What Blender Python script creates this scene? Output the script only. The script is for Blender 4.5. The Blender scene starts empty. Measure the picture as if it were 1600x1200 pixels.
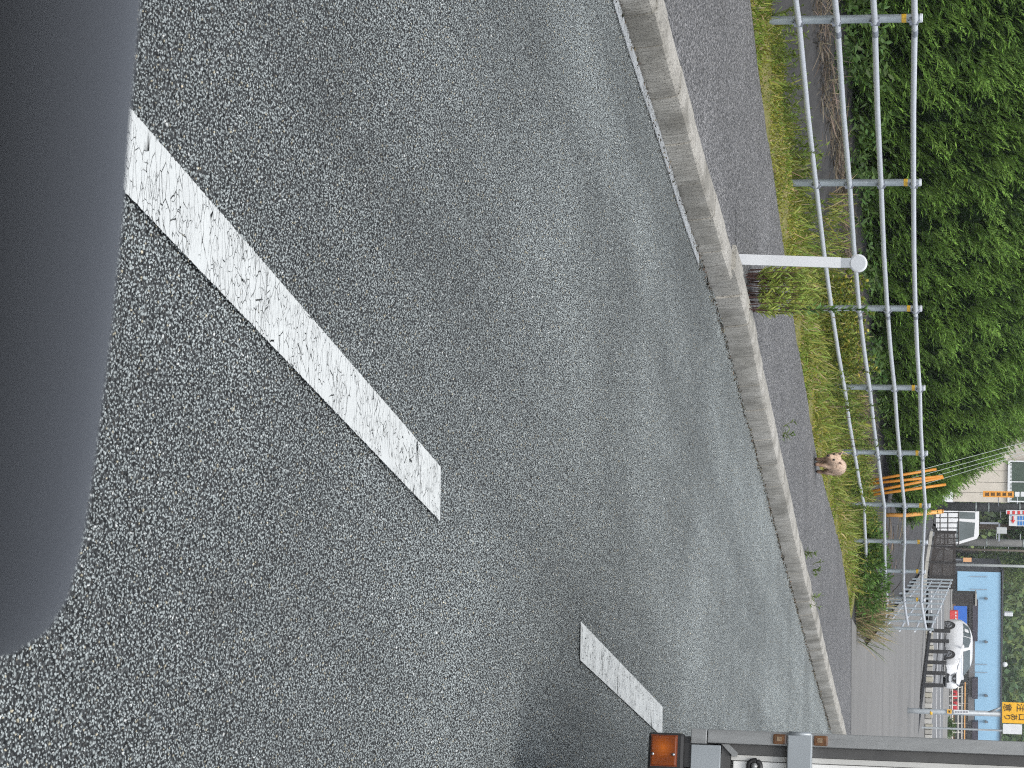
import bpy, bmesh, math, random
import numpy as np
from mathutils import Vector, Matrix

R = math.radians
random.seed(7)
rng = np.random.default_rng(11)
scene = bpy.context.scene
COL = scene.collection

# ------------------------------------------------------------------ camera
FPX, PITCH, ROLL, EYE = 3600.0, 10.6, 0.7, 1.28      # z = 0 is the pavement, the road lies 0.15 lower
_p, _r = R(PITCH), R(ROLL)
_fw = Vector((0, math.cos(_p), -math.sin(_p)))
_up0 = Vector((0, math.sin(_p), math.cos(_p)))
_rt0 = Vector((1, 0, 0))
_rt = _rt0 * math.cos(_r) + _up0 * math.sin(_r)
_up = -_rt0 * math.sin(_r) + _up0 * math.cos(_r)
cam_d = bpy.data.cameras.new("camera")
cam = bpy.data.objects.new("camera", cam_d)
COL.objects.link(cam)
# the phone was turned: the picture's right is the world's up
m = Matrix((( _up.x, -_rt.x, -_fw.x, 0), (_up.y, -_rt.y, -_fw.y, 0), (_up.z, -_rt.z, -_fw.z, EYE), (0, 0, 0, 1)))
cam.matrix_world = m
cam_d.sensor_width = 36.0
cam_d.lens = FPX / 1600 * 36.0
cam_d.clip_start = 0.05
cam_d.clip_end = 2000
cam_d.dof.use_dof = True
cam_d.dof.focus_distance = 9.5
cam_d.dof.aperture_fstop = 42.0
scene.camera = cam

# ------------------------------------------------------------------ sky, sun, exposure
world = bpy.data.worlds.new("World")
scene.world = world
world.use_nodes = True
nt = world.node_tree
nt.nodes.clear()
sky = nt.nodes.new("ShaderNodeTexSky")
sky.sky_type = 'NISHITA'
sky.sun_disc = False
sky.sun_elevation = R(58)
sky.sun_rotation = R(186)
sky.air_density = 1.0
sky.dust_density = 2.0
sky.ozone_density = 1.0
bg = nt.nodes.new("ShaderNodeBackground")
bg.inputs[1].default_value = 0.15
wo = nt.nodes.new("ShaderNodeOutputWorld")
bw = nt.nodes.new("ShaderNodeRGBToBW")
mxs = nt.nodes.new("ShaderNodeMix"); mxs.data_type = 'RGBA'
mxs.inputs[0].default_value = 0.72        # even cloud cover: most of the blue is gone
nt.links.new(sky.outputs[0], bw.inputs[0])
nt.links.new(sky.outputs[0], mxs.inputs[6])
nt.links.new(bw.outputs[0], mxs.inputs[7])
nt.links.new(mxs.outputs[2], bg.inputs[0])
nt.links.new(bg.outputs[0], wo.inputs[0])
sun_d = bpy.data.lights.new("sun", 'SUN')
sun_d.energy = 1.1
sun_d.angle = R(25)
sun_d.color = (1.0, 0.96, 0.90)
sun = bpy.data.objects.new("sun", sun_d)
COL.objects.link(sun)
# light comes from behind, high
_az, _el = R(186), R(58)
_sd = Vector((math.sin(_az) * math.cos(_el), math.cos(_az) * math.cos(_el), math.sin(_el)))
sun.rotation_euler = (-_sd).to_track_quat('-Z', 'Y').to_euler()
scene.view_settings.view_transform = 'Standard'
scene.view_settings.look = 'None'
scene.view_settings.exposure = 0.95
scene.view_settings.gamma = 1.0
scene.view_settings.use_curve_mapping = False
scene.cycles.use_denoising = False
scene.cycles.use_adaptive_sampling = False
scene.cycles.filter_width = 1.1
scene.cycles.max_bounces = 6
scene.cycles.transparent_max_bounces = 12


def ray(px, py):
    u, v = py, 1600 - px
    return _rt * ((u - 600) / FPX) - _up * ((v - 800) / FPX) + _fw


def at(px, py, Y):
    d = ray(px, py)
    return Vector((0, 0, EYE)) + d * (Y / d.y)


def onz(px, py, z):
    d = ray(px, py)
    return Vector((0, 0, EYE)) + d * ((z - EYE) / d.z)


# ------------------------------------------------------------------ materials
MATS = {}


def _nodes(name):
    mt = bpy.data.materials.new(name)
    mt.use_nodes = True
    n = mt.node_tree
    b = n.nodes["Principled BSDF"]
    return mt, n, b


def N(n, t, **kw):
    x = n.nodes.new(t)
    for k, v in kw.items():
        setattr(x, k, v)
    return x


def noise(n, vec, scale, detail=6, rough=0.6, dim='3D'):
    x = N(n, "ShaderNodeTexNoise")
    x.inputs["Scale"].default_value = scale
    x.inputs["Detail"].default_value = detail
    x.inputs["Roughness"].default_value = rough
    if vec is not None:
        n.links.new(vec, x.inputs["Vector"])
    return x.outputs["Fac"]


def ramp(n, fac, stops, interp='LINEAR'):
    x = N(n, "ShaderNodeValToRGB")
    x.color_ramp.interpolation = interp
    el = x.color_ramp.elements
    while len(el) < len(stops):
        el.new(0.5)
    for e, (p, c) in zip(el, stops):
        e.position = p
        e.color = (c[0], c[1], c[2], 1) if not isinstance(c, (int, float)) else (c, c, c, 1)
    n.links.new(fac, x.inputs[0])
    return x.outputs[0]


def mix(n, fac, a, b, mode='MIX'):
    x = N(n, "ShaderNodeMix", data_type='RGBA', blend_type=mode)
    for i, v in ((0, fac), (6, a), (7, b)):
        if isinstance(v, (int, float)):
            x.inputs[i].default_value = v if i == 0 else (v, v, v, 1)
        elif isinstance(v, (tuple, list)):
            x.inputs[i].default_value = (v[0], v[1], v[2], 1)
        else:
            n.links.new(v, x.inputs[i])
    return x.outputs[2]


def math_(n, op, a, b=0.0, clamp=False):
    x = N(n, "ShaderNodeMath", operation=op, use_clamp=clamp)
    for i, v in ((0, a), (1, b)):
        if isinstance(v, (int, float)):
            x.inputs[i].default_value = v
        else:
            n.links.new(v, x.inputs[i])
    return x.outputs[0]


def bump(n, b, h, strength=0.4, dist=0.01):
    x = N(n, "ShaderNodeBump")
    x.inputs["Strength"].default_value = strength
    x.inputs["Distance"].default_value = dist
    n.links.new(h, x.inputs["Height"])
    n.links.new(x.outputs[0], b.inputs["Normal"])


def pos(n):
    return N(n, "ShaderNodeNewGeometry").outputs["Position"]


def objc(n):
    return N(n, "ShaderNodeTexCoord").outputs["Object"]


def mapped(n, vec, scale):
    x = N(n, "ShaderNodeMapping")
    x.inputs["Scale"].default_value = scale
    n.links.new(vec, x.inputs["Vector"])
    return x.outputs[0]


def pm(name, c1, c2=None, scale=8.0, rough=0.6, metal=0.0, bmp=0.0, bscale=60, bdist=0.004, stretch=None, emit=None, coat=0.0):
    """plain procedural material: two tones mottled by noise, a little relief"""
    if name in MATS:
        return MATS[name]
    mt, n, b = _nodes(name)
    v = objc(n)
    if stretch:
        v = mapped(n, v, stretch)
    f = noise(n, v, scale)
    if c2 is None:
        c2 = tuple(x * 0.82 for x in c1)
    n.links.new(ramp(n, f, [(0.3, c2), (0.68, c1)]), b.inputs["Base Color"])
    b.inputs["Roughness"].default_value = rough
    b.inputs["Metallic"].default_value = metal
    b.inputs["Coat Weight"].default_value = coat
    if bmp:
        bump(n, b, noise(n, v, bscale, 4), bmp, bdist)
    if emit:
        b.inputs["Emission Color"].default_value = (*emit[0], 1)
        b.inputs["Emission Strength"].default_value = emit[1]
    MATS[name] = mt
    return mt


def leafmat(name, rough=0.55, trans=0.25, spec=0.3):
    """foliage: colour comes with each blade (attribute Col)"""
    if name in MATS:
        return MATS[name]
    mt, n, b = _nodes(name)
    a = N(n, "ShaderNodeAttribute", attribute_name="Col")
    f = noise(n, objc(n), 30, 2)
    c = mix(n, 1.0, a.outputs["Color"], ramp(n, f, [(0.3, 0.8), (0.7, 1.15)]), 'MULTIPLY')
    n.links.new(c, b.inputs["Base Color"])
    b.inputs["Roughness"].default_value = rough
    b.inputs["Specular IOR Level"].default_value = spec
    tr = N(n, "ShaderNodeBsdfTranslucent")
    n.links.new(c, tr.inputs["Color"])
    ms = N(n, "ShaderNodeMixShader")
    ms.inputs[0].default_value = trans
    n.links.new(b.outputs[0], ms.inputs[1])
    n.links.new(tr.outputs[0], ms.inputs[2])
    n.links.new(ms.outputs[0], n.nodes["Material Output"].inputs[0])
    MATS[name] = mt
    return mt


# ------------------------------------------------------------------ mesh helpers
class MB:
    def __init__(self, M=None):
        self.v, self.f, self.M = [], [], M

    def add(self, vs, fs):
        o = len(self.v)
        for p in vs:
            p = Vector(p)
            self.v.append(self.M @ p if self.M else p)
        self.f += [tuple(o + i for i in f) for f in fs]
        return self

    def box(self, c, s, rz=0.0, bev=0.0):
        x, y, z = (k / 2 for k in s)
        if bev > 0:
            bm = bmesh.new()
            bmesh.ops.create_cube(bm, size=1)
            bmesh.ops.scale(bm, vec=s, verts=bm.verts)
            bmesh.ops.bevel(bm, geom=bm.edges[:], offset=bev, segments=2, affect='EDGES', profile=0.6)
            vs = [q.co.copy() for q in bm.verts]
            bm.verts.index_update()
            fs = [tuple(q.index for q in f.verts) for f in bm.faces]
            bm.free()
        else:
            vs = [Vector((a * x, b * y, d * z)) for a in (-1, 1) for b in (-1, 1) for d in (-1, 1)]
            fs = [(0, 1, 3, 2), (4, 6, 7, 5), (0, 4, 5, 1), (2, 3, 7, 6), (0, 2, 6, 4), (1, 5, 7, 3)]
        rot = Matrix.Rotation(rz, 3, 'Z')
        return self.add([rot @ q + Vector(c) for q in vs], fs)

    def path(self, pts, r, n=8, caps=True):
        pts = [Vector(p) for p in pts]
        rs = r if isinstance(r, (list, tuple)) else [r] * len(pts)
        vs, fs = [], []
        for i, p in enumerate(pts):
            d = (pts[min(i + 1, len(pts) - 1)] - pts[max(i - 1, 0)]).normalized()
            a = Vector((0, 0, 1)) if abs(d.z) < 0.9 else Vector((1, 0, 0))
            s = d.cross(a).normalized()
            t = s.cross(d).normalized()
            for k in range(n):
                th = 2 * math.pi * k / n
                vs.append(p + (s * math.cos(th) + t * math.sin(th)) * rs[i])
        for i in range(len(pts) - 1):
            for k in range(n):
                k2 = (k + 1) % n
                fs.append((i * n + k, i * n + k2, (i + 1) * n + k2, (i + 1) * n + k))
        if caps:
            fs.append(tuple(range(n - 1, -1, -1)))
            fs.append(tuple((len(pts) - 1) * n + k for k in range(n)))
        return self.add(vs, fs)

    def prism(self, outline, a, b, o, depth):
        """outline of (s,t) in the plane of vectors a,b from o, pushed out by vector depth"""
        o, a, b, depth = Vector(o), Vector(a), Vector(b), Vector(depth)
        k = len(outline)
        vs = [o + a * s + b * t for s, t in outline] + [o + a * s + b * t + depth for s, t in outline]
        fs = [tuple(range(k - 1, -1, -1)), tuple(range(k, 2 * k))]
        fs += [(i, (i + 1) % k, k + (i + 1) % k, k + i) for i in range(k)]
        return self.add(vs, fs)

    def build(self, name, mat, parent=None, smooth=False):
        me = bpy.data.meshes.new(name)
        me.from_pydata([tuple(p) for p in self.v], [], self.f)
        bm = bmesh.new()
        bm.from_mesh(me)
        bmesh.ops.recalc_face_normals(bm, faces=bm.faces)
        bm.to_mesh(me)
        bm.free()
        return link(name, me, mat, parent, smooth)


def link(name, me, mat, parent=None, smooth=False):
    if mat is not None and not me.materials:
        me.materials.append(mat)
    if smooth is True:
        me.polygons.foreach_set("use_smooth", [True] * len(me.polygons))
    elif smooth:
        me.polygons.foreach_set("use_smooth", [True] * len(me.polygons))
        me.set_sharp_from_angle(angle=R(smooth))
    o = bpy.data.objects.new(name, me)
    COL.objects.link(o)
    if parent:
        o.parent = parent
        bpy_par(o, parent)
    return o


def bpy_par(o, parent):
    # parts are modelled in world space: keep them there under the placed Empty
    o.matrix_parent_inverse = WORLD.get(parent.name, Matrix()).inverted()


WORLD = {}


def tag(o, label=None, cat=None, group=None, kind=None):
    if label: o["label"] = label
    if cat: o["category"] = cat
    if group: o["group"] = group
    if kind: o["kind"] = kind
    return o


def empty(name, loc=(0, 0, 0), label=None, cat=None, group=None, kind=None, rz=0.0):
    o = bpy.data.objects.new(name, None)
    o.empty_display_size = 0.2
    COL.objects.link(o)
    M = Matrix.Translation(Vector(loc)) @ Matrix.Rotation(rz, 4, 'Z')
    o.matrix_world = M
    WORLD[o.name] = M
    return tag(o, label, cat, group, kind)


def lempty(*a, **k):
    """Empty whose parts are modelled in its own local space"""
    o = empty(*a, **k)
    WORLD[o.name] = Matrix()
    return o


def npmesh(name, V, F, mat, parent=None, col=None, smooth=False):
    """big meshes from numpy: V (n,3), F list of arrays (m,3) / (m,4)"""
    me = bpy.data.meshes.new(name)
    V = np.asarray(V, np.float32)
    Fs = [np.asarray(f, np.int32) for f in F if len(f)]
    me.vertices.add(len(V))
    me.vertices.foreach_set("co", V.ravel())
    tot = sum(f.size for f in Fs)
    me.loops.add(tot)
    me.loops.foreach_set("vertex_index", np.concatenate([f.ravel() for f in Fs]))
    npoly = sum(len(f) for f in Fs)
    me.polygons.add(npoly)
    sizes = np.concatenate([np.full(len(f), f.shape[1], np.int32) for f in Fs])
    starts = np.concatenate([[0], np.cumsum(sizes)[:-1]]).astype(np.int32)
    me.polygons.foreach_set("loop_start", starts)
    me.update(calc_edges=True)
    if col is not None:
        at_ = me.attributes.new("Col", 'FLOAT_COLOR', 'POINT')
        c4 = np.ones((len(V), 4), np.float32)
        c4[:, :3] = col
        at_.data.foreach_set("color", c4.ravel())
    if mat is None:
        return me
    return link(name, me, mat, parent, smooth)


def unit(a):
    return a / (np.linalg.norm(a, axis=-1, keepdims=True) + 1e-9)


def blades(P, D, L, W, droop, col, S=None, tipcol=1.25):
    """grass-like blades: 7 vertices, two quads and a tip"""
    P, D = np.asarray(P, float), unit(np.asarray(D, float))
    n = len(P)
    if S is None:
        S = unit(np.cross(D, rng.normal(size=(n, 3))))
    L = np.broadcast_to(L, n)[:, None]; W = np.broadcast_to(W, n)[:, None]; droop = np.broadcast_to(droop, n)[:, None]
    V = []; C = []
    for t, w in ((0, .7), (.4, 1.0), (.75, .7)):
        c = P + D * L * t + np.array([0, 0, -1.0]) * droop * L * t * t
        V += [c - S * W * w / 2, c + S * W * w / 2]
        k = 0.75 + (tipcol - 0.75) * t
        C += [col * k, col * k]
    V.append(P + D * L + np.array([0, 0, -1.0]) * droop * L)
    C.append(col * tipcol)
    V = np.stack(V, 1).reshape(-1, 3); C = np.stack(C, 1).reshape(-1, 3)
    b = (np.arange(n) * 7)[:, None]
    Q = np.concatenate([b + np.array([0, 1, 3, 2]), b + np.array([2, 3, 5, 4])])
    T = b + np.array([4, 5, 6])
    return V, [Q, T], C


def leaves(P, D, L, W, col, Nn=None, fold=0.15):
    """leaf-shaped diamonds folded on the midrib: 4 vertices, 2 triangles"""
    P, D = np.asarray(P, float), unit(np.asarray(D, float))
    n = len(P)
    if Nn is None:
        Nn = rng.normal(size=(n, 3)) + np.array([0, 0, 0.6])
    S = unit(np.cross(D, Nn))
    up = unit(np.cross(S, D))
    L = np.broadcast_to(L, n)[:, None]; W = np.broadcast_to(W, n)[:, None]
    mid = P + D * L * 0.45 + up * W * fold
    V = np.stack([P, mid - S * W / 2, P + D * L, mid + S * W / 2], 1).reshape(-1, 3)
    C = np.repeat(col, 4, 0)
    b = (np.arange(n) * 4)[:, None]
    return V, [np.concatenate([b + np.array([0, 1, 2]), b + np.array([0, 2, 3])])], C


def join_np(parts):
    Vs, Fs, Cs, o = [], [], [], 0
    for V, F, C in parts:
        Vs.append(V); Cs.append(C)
        Fs += [f + o for f in F]
        o += len(V)
    return np.concatenate(Vs), Fs, np.concatenate(Cs)


def tint(base, n, var=0.25, hue=0.12):
    base = np.asarray(base, float)
    if base.ndim == 1:
        base = np.tile(base, (n, 1))
    return np.clip(base * rng.uniform(1 - var, 1 + var, (n, 1)) * rng.uniform(1 - hue, 1 + hue, (n, 3)), 0.002, 1)


def text_mesh(name, s, size, mat, M, parent, thick=0.0015):
    cu = bpy.data.curves.new(name, 'FONT')
    cu.body = s
    cu.size = size
    cu.align_x = 'CENTER'
    cu.align_y = 'CENTER'
    cu.extrude = thick
    cu.resolution_u = 3
    t = bpy.data.objects.new(name + "_tmp", cu)
    COL.objects.link(t)
    bpy.context.view_layer.update()
    me = bpy.data.meshes.new_from_object(t.evaluated_get(bpy.context.evaluated_depsgraph_get()))
    bpy.data.objects.remove(t)
    me.materials.clear()
    me.transform(M)
    return link(name, me, mat, parent)


# ------------------------------------------------------------------ plan of the place
KERB = np.array([(-5.2, -3.0), (-1.70, 10.06), (-1.49, 10.84), (-1.13, 12.19), (-0.80, 13.53), (-0.62, 14.30), (-0.38, 15.19),
                 (0.03, 16.46), (0.48, 17.95), (1.10, 19.85), (2.06, 22.93), (3.42, 27.32), (4.59, 31.23), (7.9, 42.0), (15.0, 66.0)])


def kx(Y):
    return np.interp(Y, KERB[:, 1], KERB[:, 0])


def kdir(Y):
    d = Vector((float(kx(Y + .6) - kx(Y - .6)), 1.2, 0))
    return d.normalized()


P0 = np.array([-2.57, 16.15])
FT = np.array([0.275, 0.9615])
FN = np.array([-0.9615, 0.275])


def F(s, d, z=0.0):
    q = P0 + FT * s + FN * d
    return Vector((float(q[0]), float(q[1]), float(z)))


def sd(X, Y):
    a, b = X - P0[0], Y - P0[1]
    return a * FT[0] + b * FT[1], a * FN[0] + b * FN[1]


def onfence(px, py, d=0.0):
    r = ray(px, py)
    o = P0 + FN * d
    den = r.x * FN[0] + r.y * FN[1]
    t = ((o[0]) * FN[0] + (o[1]) * FN[1]) / den
    return Vector((r.x * t, r.y * t, EYE + r.z * t))


EDGE = np.array([(-8.5, -3.0), (-2.72, 15.0), (-2.23, 15.94), (-1.89, 16.88), (-1.17, 18.73), (-0.54, 20.33), (0.03, 22.2), (0.69, 24.1),
                 (1.40, 27.4), (2.10, 30.4), (3.0, 33.2), (5.5, 38.6), (9.5, 52.0)])


def ex(Y):
    return np.interp(Y, EDGE[:, 1], EDGE[:, 0])


def T(Y):          # the side road climbs gently to the upper lot
    return np.interp(Y, [35.5, 42, 62, 78, 85, 108, 125, 170, 230, 700], [0, .06, .45, .67, .86, 1.37, 1.66, 2.1, 2.6, 6])


RET0, RET1 = np.array([4.12, 40.2]), np.array([5.2, 64.0])     # fence going up beside the side road


def E_(d):
    return np.interp(d, [0.0, 0.3, 0.7, 1.6, 3.0, 4.5, 8, 12, 400], [-0.02, 0.0, 0.10, 0.30, 0.45, 0.70, 1.0, 1.1, 6.0])


def H(X, Y):
    X = np.asarray(X, float); Y = np.asarray(Y, float)
    s, d = sd(X, Y)
    rx = np.interp(Y, [40.2, 64.0, 90, 400], [4.35, 5.35, 6.5, 20.0])
    e = rx - X                                   # left of the side road
    z = np.where(d > 0, E_(d), -0.02 + 0 * d)
    ramp_z = T(Y)
    k = np.clip(e / 1.6, 0, 1)
    zz = ramp_z + (np.maximum(z, ramp_z) - ramp_z) * k
    z = np.where(Y > 39.0, zz, z)
    z = np.where(X > ex(Y) + 0.0, np.where(Y > 40, ramp_z, 0) - 0.12, z)
    z = np.where((Y > 33.5) & (e < 0.02), np.minimum(z, ramp_z - 0.12), z)
    z = np.where(X > kx(Y) - 0.12, np.where(Y > 60, ramp_z - .12, -0.3), z)
    return z


def Hs(x, y):
    return float(H(np.array([x]), np.array([y]))[0])


# ================================================================== GROUND
def mat_ground():
    mt, n, b = _nodes("earth_and_weed_sheet")
    p = pos(n)
    f1 = noise(n, p, 1.3, 5)
    f2 = noise(n, p, 38, 4)
    c = ramp(n, f1, [(0.35, (.030, .030, .031)), (0.6, (.052, .052, .054)), (0.75, (.085, .078, .068))])
    c = mix(n, ramp(n, f2, [(0.45, 0.0), (0.75, 0.5)]), c, (.10, .095, .088))
    n.links.new(c, b.inputs["Base Color"])
    b.inputs["Roughness"].default_value = 0.9
    w = noise(n, mapped(n, p, (2.0, 2.0, 6.0)), 2.2, 4)
    bump(n, b, w, 0.5, 0.06)
    return mt


def mat_asphalt(name, cell, lo, hi, warm, relief, patch=True):
    """aggregate: each Voronoi cell a stone with its own grey, dark bitumen between"""
    mt, n, b = _nodes(name)
    p = pos(n)
    v = N(n, "ShaderNodeTexVoronoi", feature='F1'); v.inputs["Scale"].default_value = cell
    n.links.new(p, v.inputs["Vector"])
    hsv = N(n, "ShaderNodeSeparateColor"); n.links.new(v.outputs["Color"], hsv.inputs[0])
    d = v.outputs["Distance"]
    stone = ramp(n, hsv.outputs[0], [(0.0, lo), (0.6, tuple((a + c) / 2.4 for a, c in zip(lo, hi))), (1.0, hi)])
    stone = mix(n, ramp(n, hsv.outputs[1], [(0.90, 0.0), (0.97, 0.55)]), stone, warm)
    gap = ramp(n, d, [(0.30, 0.0), (0.75, 1.0)])
    c = mix(n, gap, stone, tuple(x * 0.35 for x in lo))
    if patch:
        big = noise(n, p, 0.55, 5, 0.55)
        c = mix(n, 1.0, c, ramp(n, big, [(0.3, 0.82), (0.7, 1.18)]), 'MULTIPLY')
    n.links.new(c, b.inputs["Base Color"])
    b.inputs["Roughness"].default_value = 0.75
    h = math_(n, 'SUBTRACT', 1.0, d)
    bump(n, b, h, relief, 0.6 / cell)
    return mt


# ground sheet to the horizon
gx = np.unique(np.concatenate([np.linspace(-700, -60, 14), np.linspace(-60, -12, 18), np.linspace(-12, 16, 113), np.linspace(16, 90, 26), np.linspace(90, 700, 14)]))
gy = np.unique(np.concatenate([np.linspace(-60, 8, 12), np.linspace(8, 48, 134), np.linspace(48, 120, 56), np.linspace(120, 900, 26)]))
GX, GY = np.meshgrid(gx, gy)
GZ = H(GX, GY)
bumpz = rng.normal(0, .018, GZ.shape)
ss, dd = sd(GX, GY)
GZ = GZ + np.where((dd > .4) & (dd < 6) & (GY < 70), bumpz, 0)
nx_, ny_ = len(gx), len(gy)
ii = (np.arange(ny_ - 1)[:, None] * nx_ + np.arange(nx_ - 1)[None, :]).ravel()
tag(npmesh("ground", np.stack([GX, GY, GZ], -1).reshape(-1, 3), [np.stack([ii, ii + 1, ii + nx_ + 1, ii + nx_], 1)], mat_ground(), smooth=True), kind="structure")

# road
yy = np.linspace(-12, 66, 120)
xo = np.array([0.0, 0.4, 1, 2, 4, 8, 16])
RX = kx(yy)[:, None] + xo[None, :]
RV = np.stack([RX, np.repeat(yy[:, None], len(xo), 1), np.full(RX.shape, -0.1575)], -1).reshape(-1, 3)
k = len(xo)
ii = (np.arange(len(yy) - 1)[:, None] * k + np.arange(k - 1)[None, :]).ravel()
M_ROAD = mat_asphalt("road_asphalt", 105, (.034, .038, .040), (.15, .162, .164), (.10, .085, .07), 0.8)
tag(npmesh("road", RV, [np.stack([ii, ii + 1, ii + k + 1, ii + k], 1)], M_ROAD), kind="structure")


def mat_chip():
    mt, n, b = _nodes("road_stone_chips")
    a = N(n, "ShaderNodeAttribute", attribute_name="Col")
    p = pos(n)
    big = noise(n, p, 0.42, 5, 0.6)
    rt = N(n, "ShaderNodeMapping"); rt.inputs["Rotation"].default_value = (0, 0, R(15.5)); n.links.new(p, rt.inputs["Vector"])
    track = noise(n, mapped(n, rt.outputs[0], (1.3, 0.05, 1)), 1.3, 3)          # tyre-worn bands along the lane
    fine = noise(n, p, 420, 2)
    stain = noise(n, p, 2.3, 6, 0.7)
    c = mix(n, 1.0, a.outputs["Color"], ramp(n, big, [(0.32, 0.74), (0.68, 1.18)]), 'MULTIPLY')
    c = mix(n, 1.0, c, ramp(n, track, [(0.34, 0.82), (0.66, 1.12)]), 'MULTIPLY')
    c = mix(n, ramp(n, stain, [(0.62, 0.0), (0.74, 0.45)]), c, (.11, .10, .085))
    c = mix(n, 1.0, c, ramp(n, fine, [(0.3, 0.8), (0.7, 1.25)]), 'MULTIPLY')
    n.links.new(c, b.inputs["Base Color"])
    b.inputs["Roughness"].default_value = 0.62
    b.inputs["Specular IOR Level"].default_value = 0.45
    return mt


def chip_tiles(ntile=5, size=0.4, pitch=0.0080):
    shapes = []
    for _ in range(24):
        bm = bmesh.new()
        q = unit(rng.normal(size=(9, 3))) * rng.uniform(.75, 1.0, (9, 1)) * np.array([1.0, rng.uniform(.6, .95), rng.uniform(.5, .75)])
        for a in q:
            bm.verts.new(a)
        r_ = bmesh.ops.convex_hull(bm, input=bm.verts)
        bmesh.ops.delete(bm, geom=[g for g in bm.verts if not g.link_faces], context='VERTS')
        bm.verts.index_update()
        shapes.append((np.array([w.co[:] for w in bm.verts]), np.array([[w.index for w in f.verts] for f in bm.faces if len(f.verts) == 3])))
        bm.free()
    out = []
    nn = int(round(size / pitch))
    for t in range(ntile):
        parts = []
        gx_, gy_ = np.meshgrid(np.arange(nn), np.arange(nn))
        P = np.stack([gx_.ravel(), gy_.ravel()], 1) * pitch - size / 2 + rng.uniform(-.48, .48, (nn * nn, 2)) * pitch + pitch / 2
        rad = pitch * rng.choice([.40, .49, .57, .70], nn * nn, p=[.25, .35, .28, .12])
        zz_ = rng.uniform(-.0035, .0010, nn * nn)
        g = rng.beta(2.0, 2.6, nn * nn)
        base = np.array([.185, .208, .209])[None] * (1 - g[:, None]) + np.array([.41, .450, .450])[None] * g[:, None]
        base[rng.random(nn * nn) < .05] = (.095, .104, .106)
        base[rng.random(nn * nn) < .012] = (.56, .58, .57)
        w = rng.random(nn * nn) < .03
        base[w] = base[w] * np.array([1.25, 1.05, .8])
        sh = rng.integers(0, len(shapes), nn * nn)
        th = rng.uniform(0, 2 * np.pi, nn * nn)
        for s_, (sv, sf) in enumerate(shapes):
            ix = np.where(sh == s_)[0]
            c_, s2 = np.cos(th[ix])[:, None], np.sin(th[ix])[:, None]
            X = (sv[None, :, 0] * c_ - sv[None, :, 1] * s2) * rad[ix][:, None] + P[ix, 0][:, None]
            Y = (sv[None, :, 0] * s2 + sv[None, :, 1] * c_) * rad[ix][:, None] + P[ix, 1][:, None]
            Z = sv[None, :, 2] * rad[ix][:, None] * .9 + zz_[ix][:, None]
            V = np.stack([X, Y, Z], -1).reshape(-1, 3)
            Fc = (np.arange(len(ix)) * len(sv))[:, None, None] + sf[None]
            parts.append((V, [Fc.reshape(-1, 3)], np.repeat(base[ix], len(sv), 0)))
        out.append(npmesh("stone_tile", *[join_np(parts)[i] for i in (0, 1)], None, col=join_np(parts)[2]))
    return out, size


def build_chips():
    tiles, size = chip_tiles()
    mc = mat_chip()
    srcs = []
    for me in tiles:
        me.materials.append(mc)
        srcs.append(bpy.data.objects.new("stone_tile", me))
    pts = []
    for Y in np.arange(3.2, 33, size):
        xl, xr = kx(Y) - .1, Y * .175 + 3.0
        x0 = math.floor(xl / size) * size
        for X in np.arange(x0, xr, size):
            if X + size / 2 > kx(Y) + .02:
                pts.append((X, Y, -0.1500))
    me = bpy.data.meshes.new("road_aggregate")
    me.from_pydata(pts, [], [])
    o = bpy.data.objects.new("road_aggregate", me)
    COL.objects.link(o)
    me.materials.append(mc)
    ng = bpy.data.node_groups.new("scatter_stones", "GeometryNodeTree")
    ng.interface.new_socket("Geometry", in_out='INPUT', socket_type='NodeSocketGeometry')
    ng.interface.new_socket("Geometry", in_out='OUTPUT', socket_type='NodeSocketGeometry')
    gi, go = ng.nodes.new("NodeGroupInput"), ng.nodes.new("NodeGroupOutput")
    jn = ng.nodes.new("GeometryNodeJoinGeometry")
    for s in srcs:
        oi = ng.nodes.new("GeometryNodeObjectInfo")
        oi.inputs["Object"].default_value = s
        oi.inputs["As Instance"].default_value = True
        ng.links.new(oi.outputs["Geometry"], jn.inputs[0])
    ip = ng.nodes.new("GeometryNodeInstanceOnPoints")
    ip.inputs["Pick Instance"].default_value = True
    ri = ng.nodes.new("FunctionNodeRandomValue"); ri.data_type = 'INT'
    ri.inputs[4].default_value = 0; ri.inputs[5].default_value = len(srcs) - 1
    rr = ng.nodes.new("FunctionNodeRandomValue"); rr.data_type = 'INT'
    rr.inputs[4].default_value = 0; rr.inputs[5].default_value = 3
    rr.inputs["Seed"].default_value = 5
    mu = ng.nodes.new("ShaderNodeMath"); mu.operation = 'MULTIPLY'; mu.inputs[1].default_value = math.pi / 2
    cx = ng.nodes.new("ShaderNodeCombineXYZ")
    L = ng.links.new
    L(gi.outputs[0], ip.inputs["Points"]); L(jn.outputs[0], ip.inputs["Instance"])
    L(ri.outputs[2], ip.inputs["Instance Index"])
    L(rr.outputs[2], mu.inputs[0]); L(mu.outputs[0], cx.inputs[2]); L(cx.outputs[0], ip.inputs["Rotation"])
    L(ip.outputs[0], go.inputs[0])
    md = o.modifiers.new("scatter", 'NODES')
    md.node_group = ng
    tag(o, "coarse blue grey stone chips of the porous road surface", "aggregate", kind="stuff")


build_chips()


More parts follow.
